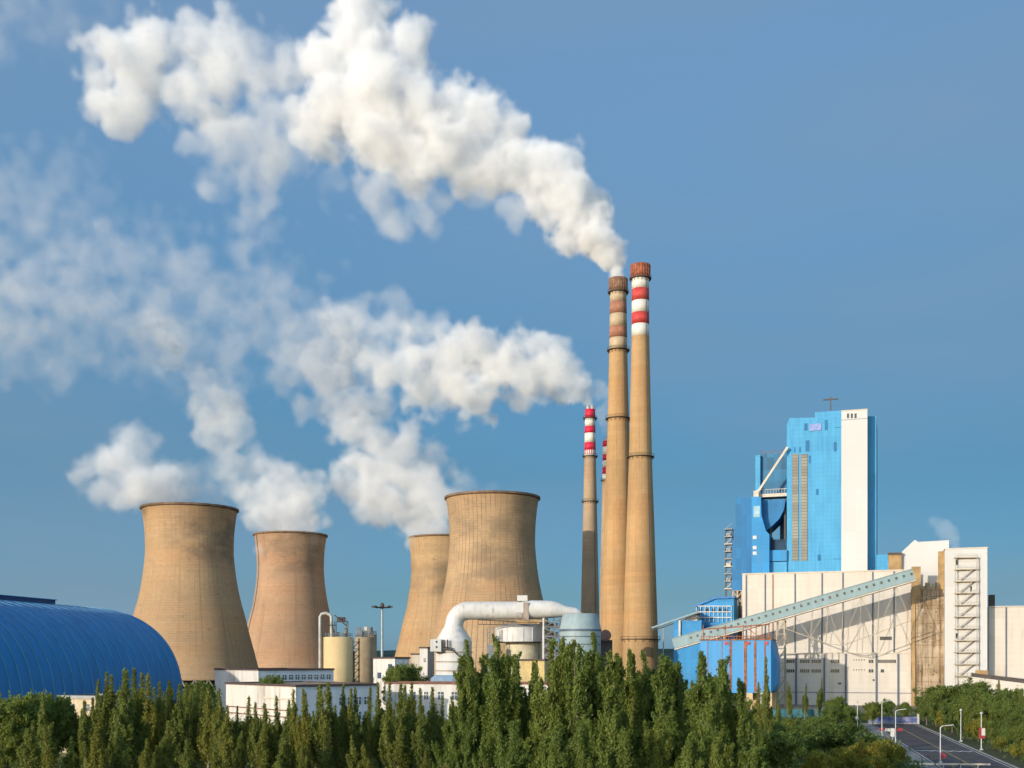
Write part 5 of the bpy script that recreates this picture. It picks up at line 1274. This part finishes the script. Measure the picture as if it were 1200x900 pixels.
# at the feet of the plant
row('broad', [(474, 356, 776, .8), (466, 352, 782, .8), (320, 318, 790, .7), (240, 330, 800, .9), (226, 342, 800, .9), (645, 350, 800, 1.0), (690, 352, 796, 1.0), (735, 350, 798, 1.0), (790, 352, 800, 1.0)], '%s tree from the left standing among the plant houses', 'trees among the plant houses')
# undergrowth too thick to count
rng = np.random.default_rng(77); n = 90000
Yg = 90 + 270 * rng.random(n) ** 1.3; pxg = rng.uniform(-60, 1260, n); Xg = (pxg - 600) / F_PX * Yg
clump = (np.sin(Xg * .21 + np.sin(Yg * .13) * 2) + np.sin(Yg * .17 + 1.3 * np.sin(Xg * .11))) * .25 + .5
zg = np.abs(rng.normal(0, 1, n)) * (0.5 + 1.1 * np.clip(clump, 0, 1))
ur, vr = (Xg - RO.o.x) * RO.e.x + (Yg - RO.o.y) * RO.e.y, (Xg - RO.o.x) * RO.d.x + (Yg - RO.o.y) * RO.d.y
keep = ~((np.abs(ur) < 9.4) & (vr > -45) & (vr < 118))
for o_ in [q for q in COL.objects if q.type == 'EMPTY' and q.get('category') in ('building', 'hut')]:
    keep &= True
me = leaf_mesh('undergrowth', np.stack([Xg, Yg, zg], 1)[keep], .34, rng, outward=False)
ug = bpy.data.objects.new('undergrowth', me); me.materials.append(LEAF['dark']); COL.objects.link(ug); ug['kind'] = 'stuff'; ug['label'] = 'dark green undergrowth covering the ground below the trees'
# ------------------------------------------------------------------ steam
def m_smoke(name, col=(0.998, 0.997, 0.996), dens=1.0, aniso=-0.15):
    g = NT(name)
    pv = g.n('ShaderNodeVolumePrincipled')
    pv.inputs['Color'].default_value = c4(col)
    pv.inputs['Density'].default_value = dens
    pv.inputs['Anisotropy'].default_value = aniso
    g.t.links.new(pv.outputs[0], g.out.inputs['Volume'])
    return g.m

def m_skin(name):
    """the thin outer mist of a plume: mostly clear, breaking up into faint white wisps"""
    g = NT(name); p = g.n('ShaderNodeNewGeometry').outputs['Position']
    n1 = g.noise(p, 0.16, 6, 0.65)
    tr = g.n('ShaderNodeBsdfTransparent'); d = g.n('ShaderNodeBsdfDiffuse'); d.inputs[0].default_value = (.9, .9, .9, 1)
    t = g.n('ShaderNodeBsdfTranslucent'); t.inputs[0].default_value = (.9, .9, .9, 1)
    a = g.n('ShaderNodeAddShader'); m1 = g.n('ShaderNodeMixShader'); m1.inputs[0].default_value = .5
    g.t.links.new(d.outputs[0], m1.inputs[1]); g.t.links.new(t.outputs[0], m1.inputs[2])
    m2 = g.n('ShaderNodeMixShader'); g.put(m2.inputs[0], g.ramp(n1, 0.4, 0.75, 0.0, SKIN_A))
    g.t.links.new(tr.outputs[0], m2.inputs[1]); g.t.links.new(m1.outputs[0], m2.inputs[2]); g.t.links.new(m2.outputs[0], g.out.inputs['Surface'])
    g.t.nodes.remove(a)
    return g.m
SKIN_A = 0.05
M_SKIN = m_skin('mist_skin')

def fractal_noise(shape, h, lam_max, lam_min, beta, seed):
    """random 3-D field with a power-law spectrum between two wavelengths (metres), unit variance"""
    rng = np.random.default_rng(seed)
    f = np.fft.rfftn(rng.standard_normal(shape).astype(np.float32))
    kx = np.fft.fftfreq(shape[0], h)[:, None, None]; ky = np.fft.fftfreq(shape[1], h)[None, :, None]; kz = np.fft.rfftfreq(shape[2], h)[None, None, :]
    k = np.sqrt(kx ** 2 + ky ** 2 + kz ** 2) + 1e-9
    a = k ** (-beta / 2) * (1 / (1 + (k * lam_max) ** -8)) * np.exp(-(k * lam_min) ** 2)
    n = np.fft.irfftn(f * a, s=shape).astype(np.float32)
    return n / n.std()

def plume(name, label, puffs, h, sigma, seed, m, edge=0.28, amp=0.30, tear=1.0, group='steam plumes over the power station', skin=0.12):
    """puffs: (px, py, r px, strength, depth) -> an object whose geometry nodes write one smoke grid"""
    rng = random.Random(seed)
    C = []
    for px, py, r, s, Y in puffs:
        Y = Y + rng.uniform(-0.35, 0.35) * r / F_PX * Y
        p = P(px, py, Y); C.append((p.x, p.y, p.z, r / F_PX * Y, s))
    C = np.array(C, np.float32)
    pad = 1.5
    lo = (C[:, :3] - C[:, 3:4] * pad).min(0); hi = (C[:, :3] + C[:, 3:4] * pad).max(0)
    n = np.maximum(8, np.ceil((hi - lo) / h).astype(int) + 1)
    hi = lo + (n - 1) * h
    ax = [lo[i] + np.arange(n[i], dtype=np.float32) * h for i in range(3)]
    shp = tuple(int(q) for q in n)
    big = fractal_noise(shp, h, 45, 10, 3.2, seed); mid = fractal_noise(shp, h, 16, 2.2 * h, 3.4, seed + 1)
    w = [fractal_noise(shp, h, 40, 8, 3.6, seed + 2 + i) for i in range(3)]
    F = np.full(shp, -1.0, np.float32); S = np.zeros(shp, np.float32); Wt = np.zeros(shp, np.float32) + 1e-6
    for cx, cy_, cz, r, s in C:
        R0 = r * pad + 3 * h
        sl = tuple(slice(max(0, int((q - R0 - lo[i]) / h)), min(shp[i], int((q + R0 - lo[i]) / h) + 2)) for i, q in enumerate((cx, cy_, cz)))
        k = 0.16 * r
        X = ax[0][sl[0]][:, None, None] + w[0][sl] * k - cx; Yy = ax[1][sl[1]][None, :, None] + w[1][sl] * k - cy_; Z = ax[2][sl[2]][None, None, :] + w[2][sl] * k - cz
        f = 1 - np.sqrt(X * X + (Yy * 1.0) ** 2 + Z * Z) / r
        F[sl] = np.maximum(F[sl], f)
        wt = np.clip(f + 0.45, 0, None) ** 3
        S[sl] += wt * s; Wt[sl] += wt
    S /= Wt
    bil = np.abs(mid) * -1.0 + 0.8                                   # billows: round lobes, creased between
    thin = np.clip(1 - S, 0, 1)                                       # thin vapour is torn more
    G = F + amp * (0.55 * bil) * (1 - 0.5 * thin) + (0.14 + 0.40 * thin * tear) * big - 0.06 * thin * tear
    e = edge + 0.5 * thin
    D = np.clip(G / e, 0, 1); D = D * D * (3 - 2 * D) * S ** 1.6 * sigma
    D[F < -0.6] = 0
    for a in range(3):
        i0 = [slice(None)] * 3; i0[a] = 0; D[tuple(i0)] = 0; i0[a] = -1; D[tuple(i0)] = 0
    me = bpy.data.meshes.new('vapour_samples')
    N = int(np.prod(shp)); me.vertices.add(N)
    base = Vector(C[0, :3].tolist())
    co = np.stack(np.meshgrid(*ax, indexing='ij'), -1).reshape(-1, 3) - np.array(base)
    me.vertices.foreach_set('co', co.astype(np.float32).ravel())
    at = me.attributes.new('vapour', 'FLOAT', 'POINT'); at.data.foreach_set('value', D.ravel())
    src = bpy.data.objects.new('vapour_samples', me)                  # numbers only: never linked to the scene
    root = bpy.data.objects.new(name, None); COL.objects.link(root); root.location = base; root.empty_display_size = 1
    props(root, label, 'steam plume', group)
    o = bpy.data.objects.new('vapour', bpy.data.volumes.new('vapour')); COL.objects.link(o); o.parent = root
    o.data.materials.append(m)
    t = bpy.data.node_groups.new('vapour_grid', 'GeometryNodeTree')
    t.interface.new_socket('Geometry', in_out='INPUT', socket_type='NodeSocketGeometry'); t.interface.new_socket('Geometry', in_out='OUTPUT', socket_type='NodeSocketGeometry')
    N_ = t.nodes.new; L = t.links.new
    gi, go = N_('NodeGroupInput'), N_('NodeGroupOutput')
    vc = N_('GeometryNodeVolumeCube')
    l0 = lo - np.array(base); l1 = hi - np.array(base)
    vc.inputs['Min'].default_value = l0.tolist(); vc.inputs['Max'].default_value = l1.tolist()
    for i, q in enumerate('XYZ'): vc.inputs['Resolution ' + q].default_value = shp[i]
    pos = N_('GeometryNodeInputPosition')
    def vm(op, a, b):
        nd = N_('ShaderNodeVectorMath'); nd.operation = op; L(a, nd.inputs[0])
        if b is not None: nd.inputs[1].default_value = b
        return nd.outputs[0] if op != 'DOT_PRODUCT' else nd.outputs['Value']
    ijk = vm('FLOOR', vm('ADD', vm('MULTIPLY', vm('SUBTRACT', pos.outputs[0], l0.tolist()), [1 / h] * 3), [0.5] * 3), None)
    idx = vm('DOT_PRODUCT', ijk, [shp[1] * shp[2], shp[2], 1])
    si = N_('GeometryNodeSampleIndex'); si.data_type = 'FLOAT'; si.domain = 'POINT'; si.clamp = True
    na = N_('GeometryNodeInputNamedAttribute'); na.data_type = 'FLOAT'; na.inputs['Name'].default_value = 'vapour'
    oi = N_('GeometryNodeObjectInfo'); oi.inputs['Object'].default_value = src; oi.transform_space = 'ORIGINAL'; L(oi.outputs['Geometry'], si.inputs['Geometry']); L(na.outputs['Attribute'], si.inputs['Value'])
    fi = N_('FunctionNodeFloatToInt'); L(idx, fi.inputs[0]); L(fi.outputs[0], si.inputs['Index'])
    L(si.outputs[0], vc.inputs['Density'])
    sm = N_('GeometryNodeSetMaterial'); sm.inputs['Material'].default_value = m
    L(vc.outputs[0], sm.inputs['Geometry']); L(sm.outputs[0], go.inputs[0])
    md = o.modifiers.new('vapour', 'NODES'); md.node_group = t
    if skin:
        t2 = t.copy(); q = t2.nodes; l2 = t2.links
        v2 = next(x for x in q if x.bl_idname == 'GeometryNodeVolumeCube'); g2 = next(x for x in q if x.bl_idname == 'NodeGroupOutput')
        vm2 = q.new('GeometryNodeVolumeToMesh'); vm2.inputs['Threshold'].default_value = skin * sigma
        l2.new(v2.outputs[0], vm2.inputs['Volume']); l2.new(vm2.outputs[0], g2.inputs[0])
        tmp = bpy.data.objects.new('tmp', bpy.data.meshes.new('tmp')); COL.objects.link(tmp)
        md = tmp.modifiers.new('skin', 'NODES'); md.node_group = t2
        dg = bpy.context.evaluated_depsgraph_get(); dg.update()
        sk = bpy.data.meshes.new_from_object(tmp.evaluated_get(dg)); sk.name = 'billow_skin'
        bpy.data.objects.remove(tmp)
        sk.materials.clear(); sk.materials.append(M_SKIN)
        sk.polygons.foreach_set('use_smooth', [True] * len(sk.polygons))
        so = bpy.data.objects.new('billow_skin', sk); COL.objects.link(so); so.parent = root
    print('plume', name, shp, N, round(float((D > 0.001).mean()), 3), round(float(D.max()), 3))
    return root
M_STEAM = m_smoke('white_steam', (0.955, 0.952, 0.949)); M_STEAM2 = m_smoke('grey_white_steam', (0.91, 0.907, 0.91))
Y1 = 561
main = [(725,328,8.5,2.2),(724,318,10.5,2.1),(721,306,14,1.9),(714,293,20,1.8),(704,279,25,1.7),(692,263,29,1.6),(706,256,18,1.5),(678,250,32,1.4),(668,266,24,1.3),(690,232,24,1.3),(672,226,32,1.2),(652,245,28,1),
 (646,205,34,1),(660,190,28,1),(625,225,28,1),(612,195,38,1),(598,160,28,1),(575,190,38,1),(550,215,24,.95),(560,150,38,1),(568,120,22,.95),(525,170,44,1),(530,120,30,1),(485,195,38,1),
 (490,130,46,1),(445,160,46,1),(445,95,50,1),(470,60,34,.95),(420,40,44,1),(425,5,36,.95),(395,125,46,1),(378,70,34,.95),(375,165,30,.95),(352,140,28,.85),
 (320,120,44,.5),(300,70,40,.55),(330,90,30,.5),(255,70,42,.65),(215,60,40,.75),(175,55,38,.8),(140,75,38,.85),(130,110,32,.8),(143,140,22,.75),(150,128,24,.7),(118,100,26,.85),(142,102,32,.85),(160,115,26,.75),(205,95,38,.6),(120,70,30,.6),(170,95,36,.75),(240,120,40,.65),(270,150,36,.55),
 (300,165,44,.42),(285,205,42,.36),(298,240,36,.3),(285,262,24,.24),(330,180,40,.38),(265,185,36,.34),(250,160,34,.4),(440,240,34,.42),(465,255,22,.4),(500,235,30,.4),(400,215,26,.22),(560,235,24,.5),(600,245,20,.55)]
plume('steam_plume', 'long bright white steam plume streaming up and left from the taller pair of chimneys', [p + (Y1 + (725 - p[0]) * 0.05,) for p in main], 1.25, 0.12, 11, M_STEAM, edge=.36, amp=.25)

def dep(pts, Y, px0, k=0.05): return [p + (Y + (px0 - p[0]) * k,) for p in pts]
two = [(691.5,476,5,1),(689,468,9,1),(684,458,14,1),(674,450,20,1),(660,442,26,1),(642,430,32,1),(655,412,18,.9),(618,438,34,1),(630,405,20,.9),(600,412,26,.95),(585,432,38,1),(560,415,36,1),(540,395,22,.85),(555,448,32,.95),(563,475,22,.85),(545,490,15,.7),
 (525,430,42,.95),(500,455,34,.8),(492,425,40,.85),(468,440,34,.65),(505,395,26,.5),(478,390,30,.42),(450,405,36,.5),(425,385,34,.4),(455,365,26,.3),(430,420,34,.5),(700,455,12,.55),(712,505,7,.55),(711,492,9,.5),(707,478,11,.5),(703,462,13,.5),(610,470,14,.5)]
plume('steam_plume', 'white steam plume drifting left from the slim red and white chimneys', dep(two, 707, 691), 1.3, 0.10, 23, M_STEAM, edge=.42, amp=.24)
three = [(505,626,22,1),(490,618,24,1),(500,603,28,1),(478,600,32,1),(520,590,30,.95),(500,575,36,.95),(465,585,34,1),(535,575,20,.5),(552,572,16,.3),(572,573,12,.22),(440,580,34,1),(415,572,26,.95),(405,560,20,.85),(430,555,34,1),(465,550,36,.9),(498,548,30,.8),(475,520,34,.8),(445,520,36,.85),(505,525,18,.6),(420,500,32,.85),(430,475,28,.75),
 (400,470,36,.8),(385,440,36,.8),(405,420,34,.8),(375,405,30,.75),(395,380,30,.75),(360,430,30,.6),(345,445,24,.5),(365,470,24,.45),(440,450,24,.5),(345,400,26,.4)]
plume('steam_plume', 'grey white steam plume rising from the half hidden cooling tower', dep(three, 845, 505), 1.6, 0.075, 31, M_STEAM2, edge=.48, amp=.2)
four = [(335,618,36,1),(352,605,34,1),(318,600,34,1),(340,580,38,1),(360,575,24,.8),(310,575,34,.9),(285,565,30,.7),(330,555,26,.7),(300,545,26,.6),(275,540,26,.6),(265,515,28,.75),(255,490,34,.85),(265,470,26,.8),(248,462,28,.8),(275,500,24,.75),(232,440,18,.6),(220,425,18,.5),(205,410,26,.6),(190,395,30,.65),(180,378,22,.6),(175,415,22,.45)]
plume('steam_plume', 'soft steam plume rising from the pinkish cooling tower in a thin leaning column', dep(four, 830, 340), 1.6, 0.06, 41, M_STEAM2, edge=.5, amp=.2)
five = [(238,575,30,.6),(205,570,32,.85),(185,568,34,1),(160,565,36,1),(150,545,34,1),(165,525,26,.9),(130,550,32,1),(110,550,24,.9),(100,560,18,.7),(120,575,22,.8),(140,585,18,.6),(215,565,28,.7),(245,572,24,.5),(262,582,16,.45)]
plume('steam_plume', 'round grey white steam cloud drifting left off the wide cooling tower', [p + (652 if p[0] > 195 else 634,) for p in five], 1.4, 0.065, 51, M_STEAM2, edge=.5, amp=.18)
six = [(190,300,50,.3),(230,330,56,.34),(310,350,56,.34),(360,385,52,.36),(100,345,60,.38),(40,380,60,.36),(60,420,44,.26),(190,380,60,.34),(270,400,54,.33),(110,400,46,.28),(20,345,52,.46),(60,350,50,.42),(-20,370,60,.42),(10,395,44,.35),(45,310,34,.36),(95,315,40,.32),(130,290,36,.36),(150,320,50,.34),(110,360,44,.36),(175,350,52,.34),(215,340,48,.34),(140,385,40,.3),(260,365,46,.33),(300,385,46,.34),(335,375,40,.33),(270,335,24,.3),(285,410,36,.26),(230,390,44,.3),(70,440,22,.36),(130,400,26,.28),(165,455,24,.18),(330,420,40,.32)]
plume('steam_plume', 'thin pale torn vapour drifting across the sky at the left edge', dep(six, 760, 340), 2.2, 0.052, 61, M_STEAM2, edge=.5, amp=.22, tear=.6)
seven = [(20,230,54,.32),(60,215,44,.3),(85,255,42,.3),(35,265,48,.32),(-15,255,54,.32),(85,185,34,.2),(130,250,34,.2),(25,10,44,.28),(70,20,38,.25),(-10,25,44,.26),(120,15,30,.18)]
plume('steam_plume', 'faint high vapour veil in the upper left corner of the sky', dep(seven, 780, 340), 2.4, 0.05, 71, M_STEAM2, edge=.5, amp=.22, tear=.7, skin=0)
eight = [(1120,640,5,.6),(1118,632,8,.55),(1113,625,10,.45),(1105,618,11,.4),(1094,611,11,.4),(1083,606,11,.4),(1078,603,8,.35),(1124,650,5,.5)]
plume('steam_plume', 'small brownish wisp of steam above the head house roof', dep(eight, 470, 1120, 0.0), 0.6, 0.10, 81, M_STEAM2, amp=.3)
